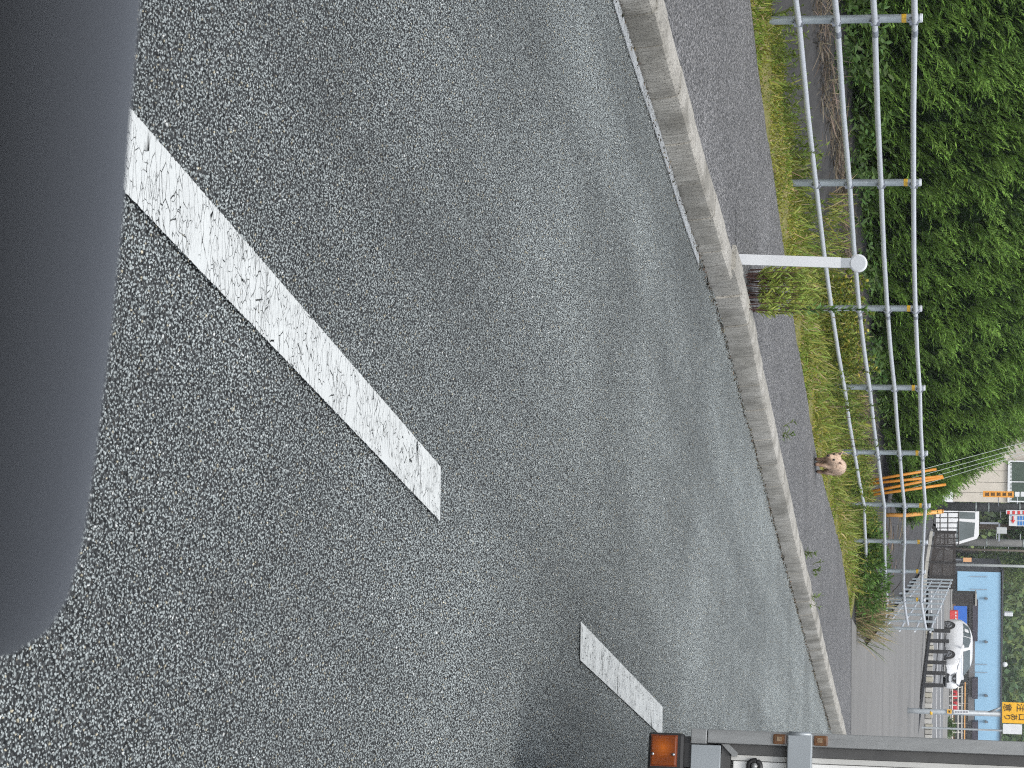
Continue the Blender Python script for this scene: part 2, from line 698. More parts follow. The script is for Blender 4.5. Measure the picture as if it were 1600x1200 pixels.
# painted dashes
def mat_paint(name, col, crack, edge_noise, along):
    mt, n, b = _nodes(name)
    uv = N(n, "ShaderNodeAttribute", attribute_name="Col").outputs["Color"]      # r: across 0..1, g: along in metres
    p = pos(n)
    sep = N(n, "ShaderNodeSeparateColor"); n.links.new(uv, sep.inputs[0])
    warp = N(n, "ShaderNodeTexNoise"); warp.inputs["Scale"].default_value = 14; n.links.new(p, warp.inputs["Vector"])
    pw = N(n, "ShaderNodeVectorMath", operation='MULTIPLY_ADD')
    n.links.new(warp.outputs["Color"], pw.inputs[0]); pw.inputs[1].default_value = (.03, .03, 0); n.links.new(p, pw.inputs[2])
    vo = N(n, "ShaderNodeTexVoronoi", feature='DISTANCE_TO_EDGE'); vo.inputs["Scale"].default_value = 1.0
    n.links.new(mapped(n, pw.outputs[0], (13, 34, 1)), vo.inputs["Vector"])
    vo2 = N(n, "ShaderNodeTexVoronoi", feature='DISTANCE_TO_EDGE'); vo2.inputs["Scale"].default_value = 1.0
    n.links.new(mapped(n, pw.outputs[0], (38, 62, 1)), vo2.inputs["Vector"])
    sel = noise(n, p, 7, 3)
    sel2 = noise(n, p, 11, 4)
    pits = noise(n, p, 230, 3, 0.7)
    k1 = math_(n, 'MULTIPLY', ramp(n, vo.outputs["Distance"], [(0.008, 1.0), (0.024, 0.0)]), ramp(n, sel, [(0.40, 0.0), (0.48, 1.0)]))
    k2 = math_(n, 'MULTIPLY', ramp(n, vo2.outputs["Distance"], [(0.012, 1.0), (0.045, 0.0)]), ramp(n, sel2, [(0.47, 0.0), (0.54, 1.0)]))
    k3 = ramp(n, pits, [(crack, 0.0), (crack + .03, 1.0)])
    hole = math_(n, 'MAXIMUM', math_(n, 'MAXIMUM', k1, k2), k3)
    # ragged edge
    ed = math_(n, 'ABSOLUTE', math_(n, 'SUBTRACT', sep.outputs[0], 0.5))
    en = noise(n, p, 120, 3)
    ragged = math_(n, 'GREATER_THAN', math_(n, 'ADD', ed, math_(n, 'MULTIPLY', en, edge_noise)), 0.5 + edge_noise * 0.22)
    hole = math_(n, 'MAXIMUM', hole, ragged)
    alpha = math_(n, 'SUBTRACT', 1.0, hole, True)
    f = noise(n, p, 6, 5)
    c = ramp(n, f, [(0.3, tuple(x * .9 for x in col)), (0.7, col)])
    n.links.new(c, b.inputs["Base Color"])
    b.inputs["Roughness"].default_value = 0.7
    n.links.new(alpha, b.inputs["Alpha"])
    v = N(n, "ShaderNodeTexVoronoi"); v.inputs["Scale"].default_value = 100; n.links.new(p, v.inputs["Vector"])
    bump(n, b, math_(n, 'SUBTRACT', 1.0, v.outputs["Distance"]), 0.16, 0.006)
    return mt


M_PAINT = mat_paint("road_paint", (.60, .625, .615), 0.69, 0.06, 1)
LINE = [(-2.37, -3.2), (-0.40, 3.90), (0.32, 6.50), (1.03, 9.17), (1.75, 11.97), (2.6, 15.0), (6.8, 30.0), (12, 48.0)]
lx = lambda Y: float(np.interp(Y, [q[1] for q in LINE], [q[0] for q in LINE]))


def strip(name, ya, yb, xfun, w, z, mat, n=24, skew=0.0, label=None):
    Vs, Cs = [], []
    for t in np.linspace(0, 1, n + 1):
        Y = ya + (yb - ya) * t
        for a in np.linspace(0, 1, 5):
            Vs.append((xfun(Y) + (a - .5) * w, Y + skew * (a - .5) * w, z))
            Cs.append((a, t * (yb - ya), 0))
    i = (np.arange(n)[:, None] * 5 + np.arange(4)[None, :]).ravel()
    o = npmesh(name, np.array(Vs), [np.stack([i, i + 1, i + 6, i + 5], 1)], mat, col=np.array(Cs))
    return tag(o, kind="structure")


for a, b_ in ((-1.6, 1.0), (3.62, 6.50), (9.17, 12.0), (14.7, 17.5), (20.2, 23.0), (25.7, 28.5)):
    strip("lane_marking", a, b_, lx, 0.162, -0.1425, M_PAINT)
M_WORN = mat_paint("worn_edge_line_paint", (.45, .48, .50), 0.55, 0.7, 1)
strip("edge_line", 8.6, 13.55, lambda Y: float(kx(Y)) + .045 - .010 * math.sin(Y * 2.3), 0.125, -0.1430, M_WORN, n=40)

# pavement (its left rim is the grass verge, its right rim the kerb)
M_SIDE = mat_asphalt("pavement_asphalt", 92, (.050, .051, .052), (.52, .52, .525), (.48, .46, .43), 0.9)
yy = np.linspace(-6, 60, 160)
PV = []
for Y in yy:
    for a in np.linspace(0, 1, 6):
        PV.append((ex(Y) + .04 - .03 * rng.random() * (a == 0) + (kx(Y) - .195 - ex(Y)) * a, Y, -0.004 + (float(T(Y)) if Y > 40 else 0)))
ii = (np.arange(len(yy) - 1)[:, None] * 6 + np.arange(5)[None, :]).ravel()
tag(npmesh("pavement", np.array(PV), [np.stack([ii, ii + 1, ii + 7, ii + 6], 1)], M_SIDE), kind="structure")
mc = MB()
q = [onz(x, y, 0.0) for x, y in ((1149, 318), (1151, 345), (1150, 372), (1153, 402))]
for a, b_ in zip(q[:-1], q[1:]):
    s_ = (b_ - a).cross(Vector((0, 0, 1))).normalized() * .006
    mc.add([a - s_, a + s_, b_ + s_, b_ - s_], [(0, 1, 2, 3)])
mc.build("pavement_crack", pm("crack_tar", (.02, .02, .02))).__setitem__("kind", "structure")

# concrete side road climbing away
def mat_concrete_road():
    mt, n, b = _nodes("side_road_concrete")
    p = pos(n)
    f = noise(n, mapped(n, p, (.35, .5, 1)), .8, 6)
    g = noise(n, p, 60, 3)
    c = ramp(n, f, [(0.3, (.165, .163, .157)), (0.7, (.225, .222, .212))])
    c = mix(n, 1.0, c, ramp(n, g, [(0.3, 0.85), (0.7, 1.12)]), 'MULTIPLY')
    n.links.new(c, b.inputs["Base Color"]); b.inputs["Roughness"].default_value = 0.85
    bump(n, b, g, 0.2, 0.004)
    return mt


M_CROAD = mat_concrete_road()
ys = [34.1, 40, 47.0, 62, 70, 78, 82]
side = empty("side_road", (6, 40, 0), kind="structure")
for i in range(len(ys) - 1):
    a, b_ = ys[i], ys[i + 1]
    w0 = lambda Y: float(np.interp(Y, [34, 40.2, 64, 90], [3.35, 4.45, 5.45, 6.6]))
    g_ = 0.03 if i in (2, 4) else 0.0
    Vs = []
    for Y in (a + g_, b_):
        sk = 0.0 if Y > 39 else 0.30
        Vs += [(w0(Y), Y, T(Y) + .001), (w0(Y) + 4, Y + sk * 3, T(Y + sk * 3) + .001), (30, Y + sk * 16, T(Y + sk * 16) + .001)]
    me = MB().add(Vs, [(0, 1, 4, 3), (1, 2, 5, 4)])
    me.build("concrete_slab", M_CROAD, side)


# ------------------------------------------------------------------ kerb
def mat_kerb():
    mt, n, b = _nodes("kerb_concrete")
    p = pos(n)
    v = mapped(n, p, (1, 1, .35))
    f = noise(n, p, 3.2, 6)
    streak = noise(n, mapped(n, p, (48, 48, 3.5)), 1.0, 4)
    pit = noise(n, p, 120, 2, 0.6)
    sepz = N(n, "ShaderNodeSeparateXYZ"); n.links.new(p, sepz.inputs[0])
    c = ramp(n, f, [(0.25, (.24, .228, .198)), (0.5, (.43, .415, .372)), (0.75, (.54, .525, .485))])
    c = mix(n, 1.0, c, ramp(n, streak, [(0.36, 0.70), (0.56, 1.06)]), 'MULTIPLY')
    moss = noise(n, p, 1.7, 5)
    c = mix(n, ramp(n, moss, [(0.50, 0.0), (0.66, 0.7)]), c, (.165, .158, .135))
    c = mix(n, ramp(n, pit, [(0.56, 0.0), (0.62, 0.75)]), c, (.055, .05, .042))
    n.links.new(c, b.inputs["Base Color"]); b.inputs["Roughness"].default_value = 0.9
    bump(n, b, pit, 0.35, 0.006)
    return mt


M_KERB = mat_kerb()


def kerb_stone(name, ya, yb, setback, dz, parent, hgt=.15, gap=.012, twist=0.0):
    prof = [(0.0, -.17), (0.004, -.10), (0.013, dz - .032), (0.019, dz - .014), (0.034, dz - .002), (0.050, dz), (0.165, dz + .002), (0.178, dz - .004), (.18, -.17)]
    Vs = []
    nst = 3
    for j in range(nst + 1):
        Y = ya + gap / 2 + (yb - ya - gap) * j / nst
        d = kdir(Y)
        out = Vector((-d.y, d.x, 0))
        o = Vector((float(kx(Y)), Y, 0))
        for (w, z) in prof:
            Vs.append(o + out * (w + setback + twist * (j / nst - .5)) + Vector((0, 0, z + random.uniform(-.0015, .0015))))
    k = len(prof)
    fs = []
    for j in range(nst):
        for i in range(k - 1):
            fs.append((j * k + i, j * k + i + 1, (j + 1) * k + i + 1, (j + 1) * k + i))
    fs.append(tuple(range(k))); fs.append(tuple(nst * k + i for i in range(k - 1, -1, -1)))
    return MB().add(Vs, fs).build(name, M_KERB, parent, smooth=28)


kerb = empty("kerb", (-1.7, 10, -.15), kind="structure")
ja = [7.2, 7.8, 8.4, 9.0, 9.65, 10.25, 10.60, 11.20, 11.80, 12.40, 13.0, 13.6, 14.22]
for a, b_ in zip(ja[:-1], ja[1:]):
    kerb_stone("kerb_stone", a, b_, .004 + random.uniform(-.004, .004), -.002 + random.uniform(-.003, .003), kerb, twist=random.uniform(-.006, .006), gap=.016)
jb = [14.10, 14.62, 15.2, 15.8, 16.4, 17.0, 17.75, 18.4]
while jb[-1] < 46: jb.append(jb[-1] + random.choice([.6, .6, .6, 1.2, 0.62]))
for i, (a, b_) in enumerate(zip(jb[:-1], jb[1:])):
    k = max(0, 1 - (a - 14.1) / 5)
    kerb_stone("kerb_stone", a, b_, .022 * k + (.015 if i == 0 else 0) + random.uniform(-.004, .004), .018 * k + .004 + random.uniform(-.004, .004), kerb, twist=random.uniform(-.008, .008), gap=.016)
# bedding under the stones, so that no light passes the joints
bed = MB()
ysb = np.arange(7.0, 46, .6)
Vs, fs = [], []
for Y in ysb:
    d = kdir(Y); out = Vector((-d.y, d.x, 0)); o = Vector((float(kx(Y)), Y, 0))
    Vs += [o + out * .085 + Vector((0, 0, -.2)), o + out * .09 + Vector((0, 0, -.04)), o + out * .17 + Vector((0, 0, -.03)), o + out * .17 + Vector((0, 0, -.2))]
for j in range(len(ysb) - 1):
    for i in range(3):
        fs.append((j * 4 + i, j * 4 + i + 1, j * 4 + i + 5, j * 4 + i + 4))
bed.add(Vs, fs).build("mortar_bed", pm("mortar", (.045, .042, .038), scale=40, rough=.95), kerb)

# ================================================================== VERGE, FENCE, HEDGE
GRASS = leafmat("grass_blades")
LEAF = leafmat("weed_leaves", trans=.3)
YG, GREEN, STRAW = (.27, .28, .045), (.14, .22, .035), (.36, .30, .15)


def verge():
    # turf cushion under the blades
    yy_ = np.linspace(6, 34.2, 140)
    Vs = []
    for Y in yy_:
        xl, xr = float(ex(Y)) - 1.05, float(ex(Y)) + .05
        if Y > 26: xl = float(ex(Y)) - max(.9, .62 * (float(ex(Y)) - (P0[0] + (Y - P0[1]) * .286)) + .9)
        for a in np.linspace(0, 1, 9):
            hump = .055 * math.sin(math.pi * min(1, a * 1.15)) + .012 * math.sin(Y * 3.1 + a * 5)
            Vs.append((xr + (xl - xr) * a + .03 * math.sin(Y * 5.3) * (a == 0), Y, -.015 + hump * (1 if a < .99 else .2)))
    i = (np.arange(len(yy_) - 1)[:, None] * 9 + np.arange(8)[None, :]).ravel()
    mt, n, b = _nodes("turf_soil")
    p = pos(n)
    c = ramp(n, noise(n, p, 5, 6), [(0.3, (.12, .115, .04)), (0.5, (.19, .19, .05)), (0.7, (.24, .20, .10))])
    c = mix(n, 1.0, c, ramp(n, noise(n, p, 90, 3), [(0.3, 0.7), (0.7, 1.2)]), 'MULTIPLY')
    n.links.new(c, b.inputs["Base Color"]); b.inputs["Roughness"].default_value = .95
    bump(n, b, noise(n, p, 70, 4), .6, .02)
    tag(npmesh("verge", np.array(Vs), [np.stack([i, i + 1, i + 10, i + 9], 1)], mt, smooth=True), kind="structure")
    # blades
    n_ = 120000
    Y = 13.5 + 20.2 * rng.random(n_) ** 1.15
    w = rng.random(n_)
    wid = np.where(Y > 26, np.maximum(.9, .62 * (ex(Y) - (P0[0] + (Y - P0[1]) * .286)) + .9), 1.05)
    X = ex(Y) + .03 - wid * w
    clump = np.sin(Y * 2.1 + 3 * w) + np.sin(Y * 5.7 - 4 * w) + np.sin(Y * .9 + 1.3)
    keep = rng.random(n_) < np.clip(.72 + .22 * clump, .25, 1)
    X, Y, w, clump = X[keep], Y[keep], w[keep], clump[keep]
    m_ = len(X)
    hump = .055 * np.sin(np.pi * np.minimum(1, w * 1.15))
    P = np.stack([X, Y, -.02 + hump], 1)
    D = np.stack([rng.normal(0, .55, m_), rng.normal(0, .55, m_), np.full(m_, 1.0)], 1)
    tall = np.clip((w - .25) * 1.6, 0, 1)
    L = rng.uniform(.02, .055, m_) + tall * rng.uniform(0, .12, m_) * (clump > -.3)
    pick = rng.random(m_)
    base = np.where((pick < .45 + .25 * (w < .35))[:, None], np.array(YG), np.array(GREEN))
    base = np.where((pick > .86)[:, None], np.array(STRAW), base)
    base = np.where(((clump > .9) & (pick < .6))[:, None], np.array((.17, .235, .03)), base)
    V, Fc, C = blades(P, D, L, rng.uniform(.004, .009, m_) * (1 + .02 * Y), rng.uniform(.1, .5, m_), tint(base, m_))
    q_ = 21000
    Yt = 13.5 + 25.0 * rng.random(q_)
    dt = np.where(Yt > 22, rng.uniform(-.75, 1.1, q_), rng.uniform(-.75, .35, q_))
    st_ = (Yt - P0[1]) / FT[1]
    Pt = np.concatenate([P0[None] + FT[None] * st_[:, None] + FN[None] * dt[:, None], E_(dt)[:, None]], 1)
    gk = np.sin(Pt[:, 1] * 1.7 + 2 * dt) + np.sin(Pt[:, 1] * 4.9 - 3 * dt)
    kp = ((Pt[:, 1] < 33.6) | (dt > -.3)) & (rng.random(q_) < np.clip(np.where(Pt[:, 1] > 19.5, .75, .35) + .35 * gk, .05, 1)) & (Pt[:, 0] < ex(Pt[:, 1]) - .12)
    Pt = Pt[kp]; mt_ = len(Pt)
    pk = rng.random(mt_)
    bt = np.where((pk < .5)[:, None], np.array((.20, .27, .05)), np.where((pk < .85)[:, None], np.array((.27, .29, .06)), np.array(STRAW)))
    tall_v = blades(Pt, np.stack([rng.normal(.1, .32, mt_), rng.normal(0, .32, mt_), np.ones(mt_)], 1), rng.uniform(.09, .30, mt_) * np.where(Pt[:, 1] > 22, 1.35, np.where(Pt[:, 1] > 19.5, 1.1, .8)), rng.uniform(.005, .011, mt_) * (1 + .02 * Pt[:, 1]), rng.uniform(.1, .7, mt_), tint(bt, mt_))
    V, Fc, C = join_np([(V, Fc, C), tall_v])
    tag(npmesh("verge_grass", V, Fc, GRASS, col=C), "yellow green moss and short grass along the pavement rim", "grass", kind="stuff")


verge()

# ---- pipe fence
M_PIPE = pm("galvanised_pipe", (.66, .69, .73), (.58, .61, .65), 14, .45, .15, .12, 90)
M_POST = pm("galvanised_post", (.42, .47, .50), (.33, .38, .41), 9, .5, .35, .15, 70)
M_CLAMP = pm("clamp_steel", (.38, .41, .46), (.26, .28, .32), 30, .45, .5)
M_YBAND = pm("yellow_reflective_band", (.80, .50, .05), (.66, .40, .05), 30, .4)
PTOP = [(1443, -235), (1442, 28), (1440, 285), (1441, 482), (1446, 606), (1450, 708), (1454, 790), (1450, 847), (1447, 893), (1446, 937)]
fence = empty("pipe_fence", F(0, 0), "galvanised pipe fence with four rails along the grass verge", "fence")
tops = [onfence(x, y) for x, y in PTOP]
RZ = [.06, .325, .59, .855]           # rails measured down from the post's top


def fence_post(p, parent, h=1.12, rails=RZ, side=(0.96, -0.27)):
    x, y, zt = p
    po = MB().path([(x, y, zt - h - .15), (x, y, zt - .012)], .030, 12).build("post", M_POST, parent, smooth=40)
    MB().path([(x, y, zt - .02), (x, y, zt - .006), (x, y, zt)], [.0325, .0325, .024], 12).build("cap", M_PIPE, po, smooth=40)
    MB().path([(x, y, zt - .145), (x, y, zt - .112)], .0312, 12).build("reflective_band", M_YBAND, po, smooth=40)
    for r in rails:
        z = zt - r
        c = Vector((x + side[0] * .018, y + side[1] * .018, z))
        k = MB()
        k.path([(c.x, c.y, z - .030), (c.x, c.y, z + .030)], .034, 10)
        for dz in (-.034, .034):
            k.path([(x + side[0] * .03, y + side[1] * .03, z + dz), (x + side[0] * .055 - .02, y + side[1] * .055 - .03, z + dz)], .006, 6)
        k.build("clamp", M_CLAMP, po, smooth=40)
    return po


for p in tops:
    fence_post(p, fence)
end = [onfence(1447, 979), onfence(1419, 973), onfence(1385, 961), onfence(1352, 950)]
for i, r in enumerate(RZ):
    pts = []
    for j, p in enumerate(tops):
        pts.append(Vector((p.x + .96 * .030, p.y - .27 * .030, p.z - r + random.uniform(-.006, .006))))
    pts.append(Vector((end[i].x, end[i].y - .3, end[i].z)))
    if i == 3:
        pts = pts[:-2] + [pts[-1]]
    fine = []
    for a, b_ in zip(pts[:-1], pts[1:]):
        for t in (0, .12, .5, .88):
            fine.append(a.lerp(b_, t) + Vector((0, 0, -.006 * math.sin(math.pi * t))))
    fine.append(pts[-1])
    MB().path(fine, .0215, 12).build("rail", M_PIPE, fence, smooth=40)
    if i < 3:    # couplings where two lengths meet
        for j in (1, 3, 5):
            a, b_ = pts[j], pts[j + 1]
            d = (b_ - a).normalized()
            q = a + d * .16
            MB().path([q - d * .05, q + d * .05], .0235, 12).build("coupling", M_CLAMP, fence, smooth=40)

# fence turning up beside the side road
rfence = empty("ramp_fence", (*RET0, 0), "galvanised grid fence climbing beside the concrete side road", "fence")
npost = 11
rp = []
for i in range(npost):
    t = i / (npost - 1)
    q = RET0 + (RET1 - RET0) * t
    rp.append(Vector((q[0], q[1], float(T(q[1])) + .05)))
for i, p in enumerate(rp):
    zt = p.z + 1.08
    MB().path([(p.x, p.y, p.z - .15), (p.x, p.y, zt)], .024, 8).build("post", M_POST, rfence, smooth=40)
for r in (.06, .32, .58, .84):
    MB().path([p + Vector((.05, 0, 1.08 - r)) for p in rp], .017, 8).build("rail", M_PIPE, rfence, smooth=40)

# ---- embankment litter, hedge
def hedge():
    hd = empty("conifer_hedge", F(10, 2.6), "tall dark green feathery conifer hedge behind the pipe fence", "hedge")
    top = lambda s: np.interp(s, [-9, 17.0, 20.0, 23.8, 24.8], [3.3, 3.2, 2.85, 1.30, .8])
    bot = lambda s: np.interp(s, [-9, 12, 17, 20, 23.6], [.16, .20, .28, .40, .46])
    mt = leafmat("conifer_sprays", .6, .10, .15)
    # dense inner foliage body, the hedge's inner shade put into its colour
    S_, Z_ = np.linspace(-9, 24.2, 260), np.linspace(0, 1, 30)
    Vs = []
    for s in S_:
        for t in Z_:
            z = bot(s) + .10 + (top(s) - bot(s) - .30) * t
            th = 1.05 * (math.sin(math.pi * min(1, .16 + .84 * t) ** .9) ** .6) if t < 1 else 0.05
            endk = min(1, (24.6 - s) / .9)
            dd_ = 3.0 - th * max(.1, endk) + .12 * math.sin(s * 4.1 + z * 3) + .08 * math.sin(s * 9.7 - z * 6) + random.uniform(-.05, .05)
            Vs.append(F(s, dd_ + .10, z)[:])
    i = (np.arange(259)[:, None] * 30 + np.arange(29)[None, :]).ravel()
    Vs2 = [F(s, 4.0, bot(s) + .1 + (top(s) - bot(s) - .3) * t)[:] for s in S_ for t in Z_]
    j = i + 260 * 30
    Fq = np.concatenate([np.stack([i, i + 1, i + 31, i + 30], 1), np.stack([j, j + 30, j + 31, j + 1], 1)])
    capn = np.array([(259 * 30 + a, 259 * 30 + a + 1, 519 * 30 + a + 1, 519 * 30 + a) for a in range(29)])
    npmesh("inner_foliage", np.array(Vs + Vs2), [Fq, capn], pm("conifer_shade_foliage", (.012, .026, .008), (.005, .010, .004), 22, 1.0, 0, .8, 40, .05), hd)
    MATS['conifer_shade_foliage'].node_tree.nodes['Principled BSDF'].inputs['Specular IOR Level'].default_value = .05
    # sprays
    n_ = 36000
    s = rng.uniform(1.0, 24.6, n_)
    t = rng.random(n_)
    zb, zt = bot(s) + .05, top(s)
    z = zb + (zt - zb) * t
    lob = .22 * np.sin(s * 2.3 + z * 2.0) + .16 * np.sin(s * 5.1 - z * 3.3 + 1) + .10 * np.sin(s * 9.3 + z * 7.1)
    lob2 = .5 + .5 * np.sin(s * 3.7 + 5.5 * z + 2 * np.sin(s * 1.7)) * np.sin(z * 6.0 - s * 2.2)
    th = 1.05 * np.maximum(np.sin(np.pi * np.minimum(1, .16 + .84 * t) ** .9), 0.02) ** .6 * np.clip((25.0 - s) / .9, .1, 1)
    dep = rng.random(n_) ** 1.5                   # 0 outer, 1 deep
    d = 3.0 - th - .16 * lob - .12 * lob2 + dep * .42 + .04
    P = P0[None] + FT[None] * s[:, None] + FN[None] * d[:, None]
    P = np.concatenate([P, z[:, None]], 1)
    P = P - np.array([0, 0, .10])
    swirl = np.sin(s * 1.3 + z * 1.1)
    out = np.concatenate([-np.tile(FN, (n_, 1)), np.zeros((n_, 1))], 1)
    along = np.concatenate([np.tile(FT, (n_, 1)), np.zeros((n_, 1))], 1)
    D = unit(out * rng.uniform(.2, .7, (n_, 1)) + along * (rng.normal(.42, .24, (n_, 1)) + .25 * swirl[:, None]) + np.array([0, 0, 1.0]) * rng.uniform(.5, 1.05, (n_, 1)))
    L = rng.uniform(.16, .40, n_)
    droop = rng.uniform(.0, .5, n_)
    side = unit(np.cross(D, out + rng.normal(0, .5, (n_, 3))))
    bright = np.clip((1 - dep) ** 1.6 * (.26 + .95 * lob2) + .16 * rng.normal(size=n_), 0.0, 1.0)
    c0, c1 = np.array((.012, .030, .010)), np.array((.170, .300, .055))  # fresh tips light; deep sprays near black, shade put into the colour
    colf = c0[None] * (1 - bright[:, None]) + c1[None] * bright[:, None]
    parts = []
    tip = np.array([0, 0, -1.0])
    K = 8
    for k in range(K):
        tt = (k + .6) / K
        base = P + D * (L * tt)[:, None] + tip * (droop * L * tt * tt)[:, None]
        axis = unit(D + tip * (2 * droop * tt)[:, None])
        ln = L * (.25 - .15 * tt) * rng.uniform(.7, 1.2, n_)
        for sg in (-1, 1):
            dr = unit(axis * .85 + side * sg * rng.uniform(.20, .42, (n_, 1)) + rng.normal(0, .10, (n_, 3)))
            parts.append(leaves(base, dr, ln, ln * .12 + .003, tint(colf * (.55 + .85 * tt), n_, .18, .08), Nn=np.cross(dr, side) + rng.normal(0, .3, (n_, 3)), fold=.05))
    end_ = P + D * (L * .8)[:, None] + tip * (droop * L * .64)[:, None]
    parts.append(leaves(end_, unit(D + tip * (2 * droop)[:, None]), L * .22, L * .026 + .003, tint(colf * 1.35, n_, .15, .08)))
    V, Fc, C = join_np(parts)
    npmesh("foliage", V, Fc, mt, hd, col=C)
    for s_ in np.arange(-7, 24, 1.35):
        q = F(s_ + random.uniform(-.2, .2), 3.0, 0)
        MB().path([(q.x, q.y, .2), (q.x + .02, q.y, 1.2), (q.x + .05, q.y + .03, float(top(s_)) - .5)], [.07, .05, .02], 7).build("trunk", pm("conifer_bark", (.10, .07, .045), (.05, .035, .025), 20, .9), hd, smooth=True)


hedge()


def litter():
    n_ = 3600
    s = rng.uniform(0.5, 19, n_); d = 1.30 + .13 * rng.normal(0, .8, n_) + .06 * np.sin(s * 1.3)
    P = np.concatenate([P0[None] + FT[None] * s[:, None] + FN[None] * d[:, None], (E_(d) + .02 + .03 * rng.random(n_))[:, None]], 1)
    D = np.concatenate([FT[None] * rng.normal(.8, .6, (n_, 1)) + FN[None] * rng.normal(0, .6, (n_, 1)), rng.normal(.1, .25, (n_, 1))], 1)
    V, Fc, C = blades(P, D, rng.uniform(.08, .30, n_), rng.uniform(.004, .010, n_), rng.uniform(0, .2, n_), tint((.17, .14, .105), n_, .4, .08))
    tag(npmesh("dead_vines", V, Fc, leafmat("dead_stalks", .9, .05, .1), col=C), "brown dead vines lying along the foot of the hedge", "dead vines", kind="stuff")
    # leafy ground cover climbing into the hedge foot
    n_ = 6500
    s = rng.uniform(1, 17, n_); g = np.sin(s * 1.9) + np.sin(s * 4.3 + 1) + .9 * (s < 8)
    keep = rng.random(n_) < np.clip(.18 + .32 * g, .03, 1)
    s = s[keep]; n_ = len(s)
    z = rng.random(n_) ** 1.5 * np.where(s < 7, .5, .28)
    d = 1.62 + rng.normal(0, .10, n_) + .1 * (z < .2)
    P = np.concatenate([P0[None] + FT[None] * s[:, None] + FN[None] * d[:, None], (.26 + z)[:, None]], 1)
    D = rng.normal(size=(n_, 3)) * .6 + np.array([.5, -.35, .1])
    V, Fc, C = leaves(P, D, rng.uniform(.05, .11, n_), rng.uniform(.022, .045, n_), tint((.075, .14, .035), n_, .35, .12), Nn=np.array([.5, -.6, .7]) + rng.normal(0, .5, (n_, 3)))
    tag(npmesh("hedge_foot_creeper", V, Fc, LEAF, col=C), "pale green broad leaved creeper at the hedge foot", "creeper", kind="stuff")


litter()


# ---- weeds
def weed_mesh(h, nst, spread, leafL, leafW, col, stemcol, bare=.25, up=.7, yellow=0.0, flowers=0.0, per=34):
    stems, lv = MB(), []
    for i in range(nst):
        a = random.uniform(0, 6.28); r = random.uniform(0, spread)
        hh = h * random.uniform(.72, 1.05)
        b0 = Vector((math.cos(a) * r * .5, math.sin(a) * r * .5, -.03))
        b1 = b0 + Vector((math.cos(a) * r * .6 + random.uniform(-.03, .03), math.sin(a) * r * .6, hh))
        mid = b0.lerp(b1, .5) + Vector((random.uniform(-.015, .015), random.uniform(-.015, .015), 0))
        stems.path([b0, mid, b1], [random.uniform(.0030, .0045), .0030, .0012], 5)
        m_ = int(per * hh / .5)
        t = bare + (1 - bare) * np.sort(rng.random(m_))
        P = np.array([(b0.lerp(mid, x * 2) if x < .5 else mid.lerp(b1, x * 2 - 1))[:] for x in t])
        th = rng.uniform(0, 6.28, m_)
        D = np.stack([np.cos(th), np.sin(th), np.full(m_, up) + .5 * t], 1)
        base = np.tile(np.array(col), (m_, 1))
        if yellow:
            base[rng.random(m_) < yellow] = (.52, .47, .09)
        ll = leafL * (1.15 - .55 * t) * rng.uniform(.7, 1.2, m_)
        lv.append(blades(P, D, ll, leafW * rng.uniform(.7, 1.2, m_), rng.uniform(.1, .5, m_), tint(base, m_, .25, .1)))
    V, Fc, C = join_np(lv)
    lme = npmesh("leaves", V, Fc, None, col=C)
    lme.materials.append(LEAF)
    o = stems.build("stem", pm("weed_stem_" + stemcol, (.075, .035, .028) if stemcol == "red" else (.13, .15, .05)))
    sme = o.data
    bpy.data.objects.remove(o)
    return sme, lme


def plant(name, meshes, loc, label, cat, group=None, sc=1.0):
    o = lempty(name, loc, label, cat, group, rz=random.uniform(0, 6.28))
    o.scale = (sc, sc, sc)
    for nm, me in zip(("stem", "leaves"), meshes):
        c = bpy.data.objects.new(nm, me)
        COL.objects.link(c)
        c.parent = o
    return o


G_TALL = [weed_mesh(.50, 2, .06, .085, .011, (.32, .40, .085), "red", .22, 1.2, per=36) for _ in range(4)]
for i in range(24):
    px, py = 1164 + random.uniform(-1, 7), 416 + 66 * (i + .5) / 24 + random.uniform(-2, 2)
    q = onz(px, py, 0.0)
    plant("goldenrod_plant", G_TALL[i % 4], (q.x + random.uniform(-.02, .03), q.y + random.uniform(0, .25), 0.0), "leafy green weed with red stalk in the clump beside the white delineator post", "weed", "weeds crowding behind the kerb by the white post", random.uniform(.8, 1.08))
q = onz(1172, 480, 0.0)
plant("goldenrod_plant", weed_mesh(.93, 1, .01, .10, .015, (.12, .21, .06), "red", .3, 1.1, per=46), (q.x, q.y, 0), "tallest single weed stalk at the right edge of the kerb clump", "weed")

G_MID = [weed_mesh(.52, 5, .20, .075, .016, (.17, .25, .04), "green", .12, .6, y_) for y_ in (0, .08, 0)]
G_YEL = [weed_mesh(.56, 6, .24, .065, .026, (.19, .25, .04), "green", .05, .4, .20, per=44) for _ in range(2)]
G_LOW = [weed_mesh(.30, 6, .20, .09, .010, (.17, .25, .04), "green", .05, .8) for _ in range(3)]


def along_fence(py, d, z=.0):
    r = ray(1440, py)
    p = onfence(1440, py, d)
    return Vector((p.x, p.y, z))


